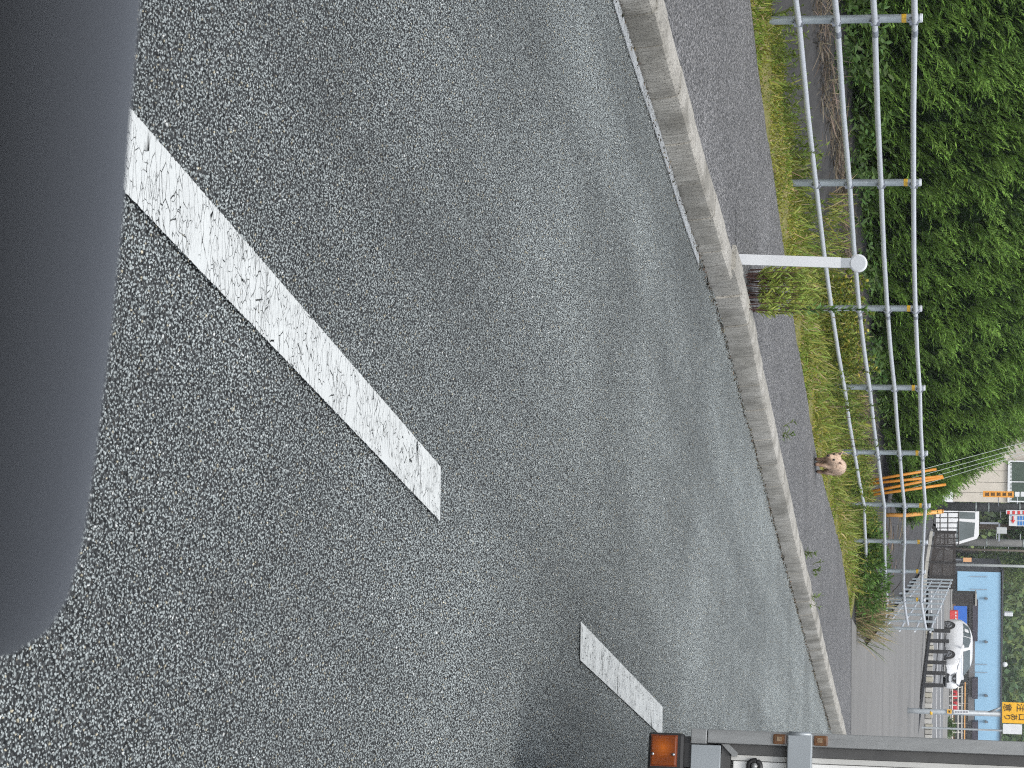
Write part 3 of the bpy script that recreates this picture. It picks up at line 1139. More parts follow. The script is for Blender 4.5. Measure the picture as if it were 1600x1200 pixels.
for i in range(15):
    py = 446 + 140 * (i + .5) / 15 + random.uniform(-5, 5)
    plant("yellowing_weed", G_YEL[i % 2], along_fence(py, random.uniform(.05, .45)), "yellowing leafy weed at the fence foot behind the kerb clump", "weed", "yellow leaved weeds along the fence", random.uniform(.7, 1.15))
for i in range(44):
    py = 560 + 350 * (i + .5) / 44 + random.uniform(-5, 5)
    plant("leafy_weed", G_MID[i % 3], along_fence(py, random.uniform(-.15, .35)), "green leafy weed along the fence foot near the dog", "weed", "green weeds along the far half of the fence", random.uniform(.55, 1.05))
for i in range(26):
    py = 20 + 400 * (i + .5) / 26 + random.uniform(-6, 6)
    plant("grass_tuft", G_LOW[i % 3], along_fence(py, random.uniform(-.1, .55), .02), "low grassy tuft at the foot of the near fence spans", "grass tuft", "tufts along the near half of the fence", random.uniform(.5, 1.0))
for py, lb in ((635, "leftmost of four thin weed stalks before the fence left of the dog"), (652, "second from left of four thin weed stalks before the fence left of the dog"), (692, "third from left of four thin weed stalks, almost beside the dog"), (698, "thin weed stalk before the fence closest to the dog's ear")):
    plant("thin_weed", weed_mesh(.78, 1, .02, .10, .012, (.12, .19, .045), "red", .45, .8, per=20), along_fence(py, -.18), lb, "weed", "thin stalks before the fence")
kerb_sprouts = [(1224, 676, "sprout on the kerb top nearest the animal"), (1258, 862, "sprout behind the kerb below the dark sheet slope"), (1271, 888, "widest grassy sprout behind the kerb"), (1268, 936, "sprout farthest along the kerb toward the truck")]
for px, py, lb in kerb_sprouts:
    q = onz(px, py, 0.0)
    plant("kerb_sprout", weed_mesh(.13, 4, .10, .08, .010, (.14, .22, .04), "green", .0, .7), (q.x, q.y, 0.0), "small green " + lb, "weed")
# thick leafy shrub at the fence corner
def bush(name, c, rx, ry, rz_, n_, col, leafL, label, cat="shrub", group=None, stemh=True):
    o = empty(name, c, label, cat, group)
    u = unit(rng.normal(size=(n_, 3))) * (rng.random((n_, 1)) ** .35)
    lump = 1 + .22 * np.sin(u[:, :1] * 7 + 1) * np.sin(u[:, 1:2] * 6) + .12 * np.sin(u[:, 2:] * 11)
    P = u * lump * np.array([rx, ry, rz_]) + np.array([c[0], c[1], c[2] + rz_ * .85])
    P[:, 2] = np.maximum(P[:, 2], c[2] + .02)
    D = unit(u * .8 + rng.normal(0, .6, (n_, 3)) + np.array([0, 0, .4]))
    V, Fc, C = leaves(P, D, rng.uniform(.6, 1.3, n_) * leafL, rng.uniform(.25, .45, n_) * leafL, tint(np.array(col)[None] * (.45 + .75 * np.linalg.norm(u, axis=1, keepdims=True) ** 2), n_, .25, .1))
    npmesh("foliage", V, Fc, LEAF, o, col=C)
    st = MB()
    for i in range(6):
        a = random.uniform(0, 6.28)
        st.path([(c[0], c[1], c[2] - .05), (c[0] + math.cos(a) * rx * .3, c[1] + math.sin(a) * ry * .3, c[2] + rz_), (c[0] + math.cos(a) * rx * .7, c[1] + math.sin(a) * ry * .7, c[2] + rz_ * 1.5)], [.015, .01, .004], 5)
    st.build("stem", pm("shrub_wood", (.10, .075, .05)), o)
    return o


for py, d, r_, lb in ((862, .10, .42, "round green shrub before the fence, left of the pair at its far end"), (902, .0, .46, "round green shrub before the fence, right of the pair at its far end")):
    q = along_fence(py, d)
    bush("leafy_shrub", (q.x, q.y, 0), r_ * 1.25, r_, r_ * .62, 2600, (.10, .19, .04), .07, lb)
# dry tall grass at the corner
q = along_fence(962, -.35)
n_ = 420
P = np.stack([q.x + rng.normal(0, .18, n_), q.y + rng.normal(0, .18, n_), np.zeros(n_)], 1)
D = np.stack([rng.normal(.15, .28, n_), rng.normal(0, .28, n_), np.ones(n_)], 1)
dry = rng.random(n_) < .6
V, Fc, C = blades(P, D, rng.uniform(.35, .85, n_), .011, rng.uniform(0, .35, n_), tint(np.where(dry[:, None], np.array((.36, .29, .16)), np.array((.14, .19, .06))), n_, .25, .06))
tag(npmesh("dry_grass_clump", V, Fc, GRASS, col=C), "tall straw coloured grass clump at the fence corner by the side road", "grass clump")
# leaf litter where the kerbs meet
n_ = 160
qs = [onz(1098 + 20 * t + random.uniform(-1, 5), 398 + 46 * t, -.148) for t in rng.random(n_)]
P = np.array([q[:] for q in qs]) + np.array([0, 0, .004])
D = rng.normal(size=(n_, 3)) * np.array([1, 1, .35]) + np.array([0, 0, .2])
V, Fc, C = leaves(P, D, rng.uniform(.015, .04, n_), rng.uniform(.006, .014, n_), tint((.20, .12, .07), n_, .5, .15))
tag(npmesh("leaf_litter", V, Fc, leafmat("dead_stalks"), col=C), "brown dead leaves gathered in the gutter where the kerbs meet", "leaf litter", kind="stuff")
# grit along the kerb foot
n_ = 2600
Y = rng.uniform(9, 31, n_); X = kx(Y) + np.abs(rng.normal(0, .035, n_)) + .004
P = np.stack([X, Y, np.full(n_, -.146)], 1)
V, Fc, C = leaves(P, rng.normal(size=(n_, 3)) * np.array([1, 1, .4]), rng.uniform(.01, .03, n_), rng.uniform(.006, .014, n_), tint(np.where((rng.random(n_) < .5)[:, None], np.array((.05, .045, .035)), np.array((.14, .12, .09))), n_, .4, .1))
tag(npmesh("gutter_grit", V, Fc, leafmat("dead_stalks"), col=C), "dark grit and crumbs lying along the kerb foot", "grit", kind="stuff")

# ---- white delineator post
M_WHITE = pm("white_painted_plastic", (.66, .68, .70), (.58, .60, .62), 5, .45)
b0 = onz(1156, 405, 0.0)
dl = empty("delineator_post", b0, "white delineator post with round reflector disc standing behind the kerb", "post")
h1 = at(1314, 410, b0.y).z; h2 = at(1329, 411, b0.y).z; cdisc = at(1341, 411.5, b0.y)
lean = (cdisc.x - b0.x) / cdisc.z
k = MB()
for sgn in (1,):
    k.add([(b0.x + sx * .033, b0.y + sy * .024, -.05) for sx in (-1, 1) for sy in (-1, 1)] + [(b0.x + lean * h1 + sx * .033, b0.y + sy * .024, h1) for sx in (-1, 1) for sy in (-1, 1)],
          [(0, 2, 3, 1), (4, 5, 7, 6), (0, 1, 5, 4), (2, 6, 7, 3), (0, 4, 6, 2), (1, 3, 7, 5)])
k.build("column", M_WHITE, dl)
MB().box((b0.x + lean * (h1 + h2) / 2, b0.y, (h1 + h2) / 2), (.062, .044, h2 - h1 + .004), bev=.004).build("collar", pm("grey_plastic", (.42, .45, .48), scale=6, rough=.5), dl)
MB().path([(cdisc.x, b0.y + .02, cdisc.z), (cdisc.x, b0.y - .018, cdisc.z), (cdisc.x, b0.y - .024, cdisc.z)], [.057, .057, .050], 32).build("reflector_rim", M_WHITE, dl, smooth=40)
MB().path([(cdisc.x, b0.y - .0235, cdisc.z), (cdisc.x, b0.y - .027, cdisc.z)], [.048, .046], 32).build("reflector_lens", pm("reflector_lens", (.56, .59, .62), (.48, .51, .54), 120, .18), dl, smooth=40)

# ================================================================== ANIMAL
def animal():
    f0 = onz(1272, 724, 0.0)
    o = lempty("dog", (f0.x + .015, f0.y + .15, 0.0), "small cream dog with brown legs standing head down on the pavement rim", "dog", rz=math.atan2(-.975, -.22))
    nodes = {"pel": (-.15, .012, .218, .092), "mid": (-.01, .012, .228, .094), "che": (.105, .004, .205, .088), "nec": (.165, -.012, .206, .074), "hea": (.228, -.026, .205, .073), "sno": (.282, -.034, .166, .038), "nos": (.312, -.036, .148, .024),
             "tl1": (-.225, 0, .215, .030), "tl2": (-.275, 0, .150, .032), "tl3": (-.29, 0, .085, .014)}
    edges = [("pel", "mid"), ("mid", "che"), ("che", "nec"), ("nec", "hea"), ("hea", "sno"), ("sno", "nos"), ("pel", "tl1"), ("tl1", "tl2"), ("tl2", "tl3")]
    for sg, n_ in ((1, "l"), (-1, "r")):
        fx = .02 * sg
        nodes.update({"sh" + n_: (.12, .040 * sg, .150, .042), "el" + n_: (.115 + fx, .040 * sg, .105, .033), "wr" + n_: (.125 + fx, .038 * sg, .055, .026), "fp" + n_: (.142 + fx, .038 * sg, .023, .025),
                      "hi" + n_: (-.15, .05 * sg, .185, .052), "kn" + n_: (-.115 - fx, .062 * sg, .130, .036), "ho" + n_: (-.190 - fx, .050 * sg, .078, .026), "hp" + n_: (-.165 - fx, .050 * sg, .023, .025)})
        edges += [("che", "sh" + n_), ("sh" + n_, "el" + n_), ("el" + n_, "wr" + n_), ("wr" + n_, "fp" + n_), ("pel", "hi" + n_), ("hi" + n_, "kn" + n_), ("kn" + n_, "ho" + n_), ("ho" + n_, "hp" + n_)]
    raw = MB()                                     # rounded tapering limbs, then fused into one skin
    for a, b in edges:
        pa, pb = Vector(nodes[a][:3]), Vector(nodes[b][:3])
        ra, rb = nodes[a][3], nodes[b][3]
        d = (pb - pa)
        L_ = d.length
        d.normalize()
        pts, rs = [], []
        for t in (-1, -.85, -.5, 0):
            pts.append(pa + d * ra * t); rs.append(max(.001, ra * math.sqrt(max(0, 1 - t * t))))
        for t in (.33, .67):
            pts.append(pa + d * L_ * t); rs.append(ra + (rb - ra) * t)
        for t in (0, .5, .85, 1):
            pts.append(pb + d * rb * t); rs.append(max(.001, rb * math.sqrt(max(0, 1 - t * t))))
        raw.path(pts, rs, 14)
    t = raw.build("body_tmp", None)
    rmod = t.modifiers.new("merge", 'REMESH'); rmod.mode = 'VOXEL'; rmod.voxel_size = .008; rmod.use_smooth_shade = True
    smod = t.modifiers.new("smooth", 'SMOOTH'); smod.factor = .5; smod.iterations = 9
    bpy.context.view_layer.update()
    bmsh = bpy.data.meshes.new_from_object(t.evaluated_get(bpy.context.evaluated_depsgraph_get()))
    bpy.data.objects.remove(t)
    co = np.array([v.co[:] for v in bmsh.vertices])
    z, x, y = co[:, 2], co[:, 0], co[:, 1]
    cream, brown, dark, white = np.array((.57, .415, .305)), np.array((.30, .19, .13)), np.array((.045, .03, .025)), np.array((.62, .49, .38))
    k = np.clip((.125 - z) / .05, 0, 1)[:, None]
    c = cream * (1 - k) + brown * k
    k = np.clip((z - .24) / .06, 0, 1)[:, None] * .6
    c = c * (1 - k) + white * k
    k = (np.clip((x - .262) / .03, 0, 1) * np.clip((.185 - z) / .02, 0, 1))[:, None] * .85
    c = c * (1 - k) + brown * k
    k = (np.clip((.20 - z) / .05, 0, 1) * (x > .10) * (np.abs(y) < .05) * (x < .22))[:, None] * .25
    c = c * (1 - k) + brown * k
    k = np.clip((.03 - z) / .02, 0, 1)[:, None]
    c = c * (1 - k) + dark * k
    a = bmsh.attributes.new("Col", 'FLOAT_COLOR', 'POINT')
    a.data.foreach_set("color", np.concatenate([c, np.ones((len(c), 1))], 1).astype(np.float32).ravel())
    mt, n, b = _nodes("dog_fur")
    at_ = N(n, "ShaderNodeAttribute", attribute_name="Col")
    f = noise(n, objc(n), 90, 4)
    n.links.new(mix(n, 1.0, at_.outputs["Color"], ramp(n, f, [(0.3, 0.78), (0.7, 1.15)]), 'MULTIPLY'), b.inputs["Base Color"])
    b.inputs["Roughness"].default_value = .95
    bump(n, b, noise(n, mapped(n, objc(n), (40, 40, 120)), 2, 3), .6, .006)
    bmsh.materials.clear()
    o.scale = (1, .80, 1)
    link("body", bmsh, mt, o, True)
    # fur tufts over back and neck
    m_ = 2600
    vn = np.array([v.normal[:] for v in bmsh.vertices])
    ix = rng.choice(np.where((z > .10))[0], m_)
    P = co[ix] - vn[ix] * .004 + rng.normal(0, .006, (m_, 3))
    D = unit(vn[ix] * .6 + np.array([-1.0, 0, -.45]) + rng.normal(0, .25, (m_, 3)))
    V, Fc, C = blades(P, D, rng.uniform(.010, .020, m_), .0045, .2, tint(c[ix], m_, .08, .02), tipcol=1.0)
    npmesh("fur", V, Fc, leafmat("fur_tufts", .9, .1, .1), o, col=C)
    hy = -.026
    for sg in (1, -1):
        e = MB()
        e.add([(.225, hy + sg * .022, .262), (.240, hy + sg * .066, .236), (.205, hy + sg * (.105 if sg < 0 else .082), .300), (.195, hy + sg * .045, .250)], [(0, 1, 2), (1, 3, 2), (3, 0, 2), (0, 3, 1)])
        ea = e.build("ear", pm("ear_fur", (.52, .38, .28), (.42, .3, .22), 60, .9), o)
        MB().add([(.2295, hy + sg * .036, .262), (.2415, hy + sg * .063, .246), (.2130, hy + sg * (.092 if sg < 0 else .074), .287)], [(0, 1, 2)]).build("inner_ear", pm("ear_dark", (.08, .05, .04), rough=.9), ea)
        MB().path([(.285, hy - .004 + sg * .036, .206), (.299, hy - .006 + sg * .034, .202)], [.014, .009], 10).build("eye", pm("eye_black", (.012, .010, .010), rough=.2), o, True)
    MB().path([(.314, -.036, .152), (.330, -.037, .149), (.338, -.037, .146)], [.017, .015, .007], 10).build("nose", pm("nose_black", (.015, .012, .012), rough=.3), o, True)


animal()

# ================================================================== GUY WIRES AND POLES
M_ORANGE = pm("orange_guard_plastic", (.60, .25, .03), (.50, .20, .025), 8, .5)
M_WIRE = pm("steel_wire", (.30, .34, .33), rough=.5, metal=.5)
M_CPOLE = pm("pole_concrete", (.20, .20, .195), (.13, .13, .13), 5, .9, 0, .2, 40)
hub = at(2080, 566, 38.5)
pole0 = empty("utility_pole", (hub.x, hub.y, Hs(hub.x, hub.y)), "concrete utility pole behind the hedge that holds the stay wires", "utility pole")
MB().path([(hub.x, hub.y, .5), (hub.x, hub.y, hub.z + 2.5)], [.15, .11], 16).build("shaft", M_CPOLE, pole0, True)
MB().path([(hub.x, hub.y, hub.z - .05), (hub.x, hub.y, hub.z + .06)], .15, 16).build("band", M_CLAMP, pole0, True)
GU = [((1379, 752), (1463, 733), "leftmost orange stay wire guard before the hedge end"), ((1381, 757), (1473, 744), "second orange stay wire guard from the left, nearly upright"),
      ((1382, 771), (1474, 746), "third orange stay wire guard from the left, crossing the second"), ((1385, 776), (1478, 757), "rightmost orange stay wire guard of the group of four")]
for a, b_, lb in GU:
    A, B = at(*a, 33.6), at(*b_, 33.75)
    A.z = min(A.z, Hs(A.x, A.y) + .02)
    g_ = empty("stay_wire", A, lb, "wire guard", "orange guarded stay wires")
    MB().path([A, B], [.022, .020], 10).build("guard", M_ORANGE, g_, True)
    MB().path([A - (B - A).normalized() * .1, A.lerp(B, .5), hub + Vector((0, 0, random.uniform(-.1, .1)))], .0038, 5).build("wire", M_WIRE, g_)
    MB().path([A - (B - A).normalized() * .18, A], .03, 6).build("ground_anchor", M_CLAMP, g_)
A, B = at(1414, 805, 39), at(1473, 799, 39)
ms = empty("marker_pole", A, "single thick orange marker pole right of the stay wires", "marker pole")
MB().path([(A.x, A.y, Hs(A.x, A.y) - .1), A, B], .035, 12).build("tube", pm("orange_marker", (.85, .42, .12), (.72, .34, .08), 8, .5), ms, True)
MB().path([B - Vector((0, 0, .005)), B + Vector((0, 0, .015))], [.037, .030], 12).build("cap", M_ORANGE, ms, True)


def pole(name, py, Y, r, mat, label, cat="utility pole", top=9.0, base=None, steps=False, bands=()):
    p = at(1470, py, Y)
    z0 = Hs(p.x, p.y) if base is None else base
    o = empty(name, (p.x, p.y, z0), label, cat)
    lean = math.tan(R(0.0))
    MB().path([(p.x, p.y, z0 - .3), (p.x, p.y, z0 + top * .5), (p.x, p.y, z0 + top)], [r, r * .92, r * .8], 16).build("shaft", mat, o, True)
    for z in bands:
        MB().path([(p.x, p.y, z), (p.x, p.y, z + .04)], r * 1.06, 16).build("band", M_WIRE, o, True)
    if steps:
        for i in range(7):
            z = z0 + 1.9 + i * .45
            MB().path([(p.x - r * 2.4 * (1 if i % 2 else -1), p.y - .01, z), (p.x, p.y - .01, z)], .012, 6).build("step_bolt", M_CLAMP, o)
    return o, p


pA, qA = pole("utility_pole", 791, 66, .125, pm("old_pole_concrete", (.13, .135, .135), (.085, .09, .09), 6, .9, 0, .2, 40), "dark concrete utility pole left of the small white truck", bands=(2.2, 2.55, 3.4), steps=True)
pB, qB = pole("utility_pole", 846, 92, .15, pm("grey_pole_concrete", (.32, .32, .30), (.24, .24, .23), 6, .9), "pale grey concrete utility pole right of the small white truck", bands=(3.0, 4.4), steps=True)
pC, qC = pole("steel_pole", 857.5, 91, .045, pm("rusty_steel", (.28, .25, .21), (.17, .14, .11), 12, .7, .3), "thin rusty steel pole beside the pale grey utility pole", "pole")
pD, qD = pole("lamp_pole", 881.5, 100, .06, pm("light_grey_pole_paint", (.55, .58, .57), (.46, .49, .48), 4, .5), "light grey slim lamp pole left of the blue building", "lamp pole")


def panel(name, x0, y0, x1, y1, Y, thick, mat, parent=None, bev=0.0):
    """a slab standing at depth Y; pixel rows y are left..right, pixel columns x are bottom..top"""
    xm, ym = (x0 + x1) / 2, (y0 + y1) / 2
    xa, xb, za, zb_ = at(xm, y0, Y).x, at(xm, y1, Y).x, at(x0, ym, Y).z, at(x1, ym, Y).z
    return MB().box(((xa + xb) / 2, Y + thick / 2, (za + zb_) / 2), (abs(xb - xa), thick, abs(zb_ - za)), bev=bev).build(name, mat, parent)


# ================================================================== UPPER LOT
M_BROWN = pm("brown_fence_steel", (.060, .052, .048), (.035, .03, .028), 10, .55, .2)
M_COPING = pm("coping_concrete", (.48, .47, .43), (.36, .35, .31), 6, .85)
# brown slatted fence along the top of the slope: four bays, each slat a part
bf = empty("slat_fence", at(1452, 880, 69), "dark brown slatted steel fence on the pale coping above the dark slope", "fence")
edges_ = [(830, 1459, 1494), (853, 1456, 1494.5), (878, 1452, 1494.5), (900, 1450, 1493.5), (918, 1449, 1490)]
for (ya, b0_, t0_), (yb, b1_, t1_) in zip(edges_[:-1], edges_[1:]):
    for i in range(14):
        t = (i + .5) / 14
        y = ya + 1.2 + (yb - ya - 1.2) * t
        lo = at(b0_ + (b1_ - b0_) * t + 1.5, y, 69); hi = at(t0_ + (t1_ - t0_) * t - 1, y, 69)
        w = (yb - ya) / 14 / 3600 * 69 * .78
        MB().box((lo.x, 69.0, (lo.z + hi.z) / 2), (w, .03, hi.z - lo.z)).build("slat", M_BROWN, bf)
    for fr in (.12, .5, .9):
        a = at(b0_ + (t0_ - b0_) * fr, ya, 69); b_ = at(b1_ + (t1_ - b1_) * fr, yb, 69)
        MB().path([(a.x, 69.03, a.z), (b_.x, 69.03, b_.z)], .018, 4).build("rail", M_BROWN, bf)
for (ya, b0_, t0_) in edges_:
    a, b_ = at(b0_ - 2, ya, 68.97), at(t0_ + .5, ya, 68.97)
    MB().box((a.x, 68.95, (a.z + b_.z) / 2), (.055, .055, b_.z - a.z)).build("post", pm("black_post_steel", (.022, .02, .02), rough=.5), bf)
cw = empty("coping_wall", at(1450, 880, 68.6), "low pale concrete coping under the brown slatted fence", "wall")
for (ya, b0_, t0_), (yb, b1_, t1_) in zip(edges_[:-1], edges_[1:]):
    a, b_ = at(b0_ - 1, ya, 68.7), at(b1_ - 1, yb, 68.7)
    c_, d_ = at(b0_ - 6, ya, 68.7), at(b1_ - 6, yb, 68.7)
    k = MB()
    g_ = Vector((.006, 0, 0))
    k.add([a + g_, b_ - g_, d_ - g_, c_ + g_] + [p + Vector((0, .5, 0)) for p in (a + g_, b_ - g_, d_ - g_, c_ + g_)], [(0, 1, 2, 3), (7, 6, 5, 4), (0, 4, 5, 1), (3, 2, 6, 7), (0, 3, 7, 4), (1, 5, 6, 2)])
    k.build("coping_block", M_COPING, cw)
# wrinkled dark sheet of the slope, with dead twigs on it
n_ = 260
s_ = rng.uniform(24.5, 34, n_); d_ = rng.uniform(1.0, 9, n_)
P = np.concatenate([P0[None] + FT[None] * s_[:, None] + FN[None] * d_[:, None], np.zeros((n_, 1))], 1)
P[:, 2] = H(P[:, 0], P[:, 1]) + .03
V, Fc, C = blades(P, np.concatenate([rng.normal(0, 1, (n_, 2)), rng.normal(.12, .1, (n_, 1))], 1), rng.uniform(.2, .8, n_), .018, .1, tint((.16, .13, .10), n_, .4, .1))
tag(npmesh("dead_twigs", V, Fc, leafmat("dead_stalks"), col=C), "brown dead twigs scattered over the dark sheet of the slope", "twigs", kind="stuff")

# black pipe railing before the small truck
M_BLACK = pm("black_paint", (.018, .018, .02), (.03, .03, .03), 10, .45)
br = empty("black_railing", at(1462, 825, 71), "black tube railing in front of the small white truck", "railing")
for x in (1469, 1481, 1498):
    MB().path([at(x, 800, 71), at(x, 851, 71)], .022, 6).build("rail", M_BLACK, br)
for y in (801, 809, 817, 825, 833, 841, 850):
    MB().path([at(1462, y, 71.02), at(1499, y, 71.02)], .018, 6).build("baluster", M_BLACK, br)

# small white truck, seen from its left side
M_CARW = pm("white_car_paint", (.80, .81, .82), (.74, .75, .76), 2, .25, 0, coat=.6)
M_GLASS = pm("vehicle_glass", (.13, .16, .17), (.09, .115, .12), 3, .06, 0, coat=.3)
M_TYRE = pm("tyre_rubber", (.02, .02, .02), (.035, .035, .035), 40, .85)
M_RIM = pm("wheel_alloy", (.45, .46, .48), (.3, .31, .33), 10, .3, .8)
kt_p = at(1470, 824, 74)
kz = Hs(kt_p.x, kt_p.y)


def small_truck():
    a, b_ = at(1530, 797, 74), at(1494, 851, 74)
    W, zt = b_.x - a.x, a.z                      # cab length, roof height
    zg = zt - 1.78
    o = empty("small_truck", (kt_p.x, 74.7, zg), "small white flatbed truck seen from the side behind the black railing", "truck")
    x0 = a.x
    prof = [(0, .45), (W + .12, .45), (W + .16, .85), (W + .03, 1.02), (W - .20, 1.72), (W - .32, 1.78), (.03, 1.78), (0, 1.72)]
    MB().prism([(x0 + s, zg + t) for s, t in prof], (1, 0, 0), (0, 0, 1), (0, 74.0, 0), (0, 1.4, 0)).build("cab", M_CARW, o)
    for nm, ol in (("door_window", [(.36, 1.12), (W - .07, 1.07), (W - .27, 1.63), (.40, 1.66)]), ("quarter_window", [(.06, 1.14), (.28, 1.13), (.29, 1.66), (.08, 1.66)])):
        MB().prism([(x0 + s, zg + t) for s, t in ol], (1, 0, 0), (0, 0, 1), (0, 73.988, 0), (0, .012, 0)).build(nm, M_GLASS, o)
    MB().prism([(x0 + s, zg + t) for s, t in [(.33, .5), (W - .02, .5), (W - .02, 1.0), (.33, 1.04)]], (1, 0, 0), (0, 0, 1), (0, 73.992, 0), (0, .008, 0)).build("door", M_CARW, o)
    MB().box((x0 - 1.0, 74.7, zg + .66), (1.95, 1.4, .06)).build("bed_floor", M_CARW, o)
    for dy in (0.0, 1.37):
        MB().box((x0 - 1.0, 74.015 + dy, zg + .82), (1.95, .03, .28)).build("bed_side", M_CARW, o)
    for wx in (x0 + W - .35, x0 - 1.35):
        w = MB().path([(wx, 74.0, zg + .26), (wx, 74.15, zg + .26)], .26, 18).build("wheel", M_TYRE, o, 40)
        MB().path([(wx, 73.985, zg + .26), (wx, 74.0, zg + .26)], .15, 14).build("rim", M_RIM, w, 40)
        MB().path([(wx, 75.25, zg + .26), (wx, 75.4, zg + .26)], .26, 18).build("wheel", M_TYRE, o, 40)
    MB().box((x0 + W + .16, 73.93, zg + 1.18), (.05, .12, .2), bev=.015).build("mirror", M_BLACK, o)


small_truck()

# cream building behind the hedge
bw_ = empty("cream_building", at(1520, 745, 105), "cream clad building with a large dark window behind the hedge", "building")
M_CREAM = pm("cream_cladding", (.60, .55, .47), (.52, .48, .41), 2, .7)
M_WFRAME = pm("white_window_frame", (.74, .76, .77), (.66, .68, .69), 4, .4)
for i, (ya, yb) in enumerate(((620, 652), (652.6, 684), (684.6, 716), (716.6, 734.5), (735.1, 752.5), (753.1, 769), (769.6, 784))):
    panel("cladding_panel", 1440, ya, 1574, yb, 105, .12, M_CREAM, bw_)
    panel("cladding_panel", 1640, ya, 1690, yb, 105, .12, M_CREAM, bw_)
panel("wall", 1440, 620, 1688, 783.5, 105.13, 6.0, pm("cream_wall_core", (.5, .46, .4)), bw_)
win = panel("window", 1574.5, 722, 1639.5, 784, 105.02, .10, pm("window_glass", (.025, .05, .04), (.05, .085, .06), 6, .08), bw_)  # dark green reflection put into the glass colour
panel("sill", 1574.5, 720, 1578, 785, 104.88, .14, M_WFRAME, win)
panel("mullion", 1578, 720, 1640, 722, 104.9, .11, M_WFRAME, win)
panel("mullion", 1578, 752.5, 1640, 754, 104.94, .07, M_WFRAME, win)
panel("mullion", 1578, 783, 1640, 785, 104.9, .11, M_WFRAME, win)
for i in range(28):
    y = 724 + i * 2.1
    panel("louvre_bar", 1578, y, 1581, y + 1.1, 104.92, .03, M_WFRAME, win)
# gutter and eave
panel("eave", 1690, 615, 1696, 788, 104.4, 7.2, pm("roof_edge_steel", (.22, .23, .24)), bw_)

# orange vertical notice and the white sign
M_DARKMARK = pm("dark_print", (.05, .035, .02), rough=.6)
og = empty("vertical_notice", at(1536, 772, 63.5), "narrow vertical orange notice hanging left of the dark utility pole", "sign")
panel("board", 1536, 767.5, 1584, 777, 63.5, .02, pm("notice_orange", (.78, .35, .05), (.66, .28, .04), 5, .6), og)
for i in range(5):
    x = 1540 + i * 9
    for j in range(3):
        panel("print", x + j * 2.0, 769.6 + (j % 2) * .5, x + j * 2.0 + 1.3, 775.0 - (j % 2) * .4, 63.49, .008, M_DARKMARK, og)
for i in range(2):
    panel("hanger", 1586 + i * 9, 768.5, 1593 + i * 9, 776, 63.5, .02, M_WFRAME, og)
MB().path([at(1620, 772, 63.51), at(1530, 772, 63.51)], .008, 5).build("cord", M_WIRE, og)
a, b_ = at(1560, 776.5, 63.6), at(1560, 791, 65.95)
MB().path([a, b_], .012, 5).build("bracket", M_CLAMP, og)
ws = empty("direction_sign", at(1577, 812, 65.6), "white sign with blue lettering and red arrow high on the dark utility pole", "sign")
panel("board", 1576.5, 804.5, 1640, 822.5, 65.6, .02, M_WHITE, ws)
MB().path([at(1583, 806.5, 65.58), at(1583, 814, 65.58)], .018, 4).build("arrow", pm("sign_red", (.65, .05, .05), rough=.5), ws)
P_ = [at(1583, 818, 65.585), at(1586.5, 812.5, 65.585), at(1579.5, 812.5, 65.585)]
MB().add([p for p in P_] + [p + Vector((0, -.006, 0)) for p in P_], [(0, 1, 2), (5, 4, 3), (0, 3, 4, 1), (1, 4, 5, 2), (2, 5, 3, 0)]).build("arrow_head", MATS["sign_red"], ws)
M_BLUEP = pm("sign_blue", (.05, .22, .55), rough=.5)
for i in range(4):
    for j in range(2):
        panel("print", 1590 + i * 4.2, 806.5 + j * 8, 1593 + i * 4.2, 813 + j * 8, 65.59, .008, M_BLUEP, ws)
panel("side_print", 1578, 805.2, 1581, 806.0, 65.59, .008, M_BLUEP, ws)
rs = empty("red_white_sign", at(1575, 800, 65.5), "red and white sign behind the white arrow sign", "sign")
panel("board", 1572, 797.5, 1640, 804, 65.5, .02, M_WHITE, rs)
for i in range(4):
    panel("stripe", 1574 + i * 8, 798.2, 1578 + i * 8, 803.5, 65.49, .008, MATS["sign_red"], rs)
bk = empty("meter_box", at(1557, 829, 91.5), "grey box on a bracket arm beside the pale grey utility pole", "box")
panel("box", 1557, 824, 1573, 834, 91.2, .3, pm("box_grey", (.50, .52, .52), (.42, .44, .44), 5, .5), bk, .02)
panel("arm", 1560, 818, 1562.5, 846, 91.6, .05, M_CLAMP, bk)
panel("arm", 1531, 816, 1561, 819, 91.6, .05, M_CLAMP, bk)
osg = empty("orange_notice", at(1508, 876, 98), "small orange notice at the foot of the slim lamp pole", "sign")
panel("board", 1505, 871.5, 1518, 878, 98, .03, pm("faded_orange", (.72, .40, .20), (.6, .32, .15), 5, .6), osg)
panel("post", 1490, 874.3, 1505, 875.2, 98.05, .03, M_CLAMP, osg)

# ================================================================== CROSS STREET, CARS, BLUE BUILDING
M_STREET = pm("far_street_asphalt", (.20, .205, .21), (.15, .155, .16), .6, .85)
M_LINEW = pm("far_line_paint", (.78, .78, .77), (.68, .68, .67), 2, .7)


def sheet(name, Ya, Yb, Xa, Xb, dz, mat, parent=None, seg=8):
    V = []
    for i in range(seg + 1):
        Y = Ya + (Yb - Ya) * i / seg
        V += [(Xa, Y, float(T(Y)) + dz), (Xb, Y, float(T(Y)) + dz)]
    o = MB().add(V, [(2 * i, 2 * i + 1, 2 * i + 3, 2 * i + 2) for i in range(seg)]).build(name, mat, parent)
    if not parent: o["kind"] = "structure"
    return o


sheet("cross_street", 84, 112, 6.8, 60, .02, M_STREET)
for Ya, w in ((87.5, 1.0), (97.5, .7), (104.5, .7)):
    sheet("street_line", Ya, Ya + w, 7.5, 60, .028, M_LINEW, seg=2)
sheet("shop_forecourt", 112, 168, 6.8, 70, .02, pm("forecourt_asphalt", (.26, .255, .24), (.2, .195, .185), .5, .9))
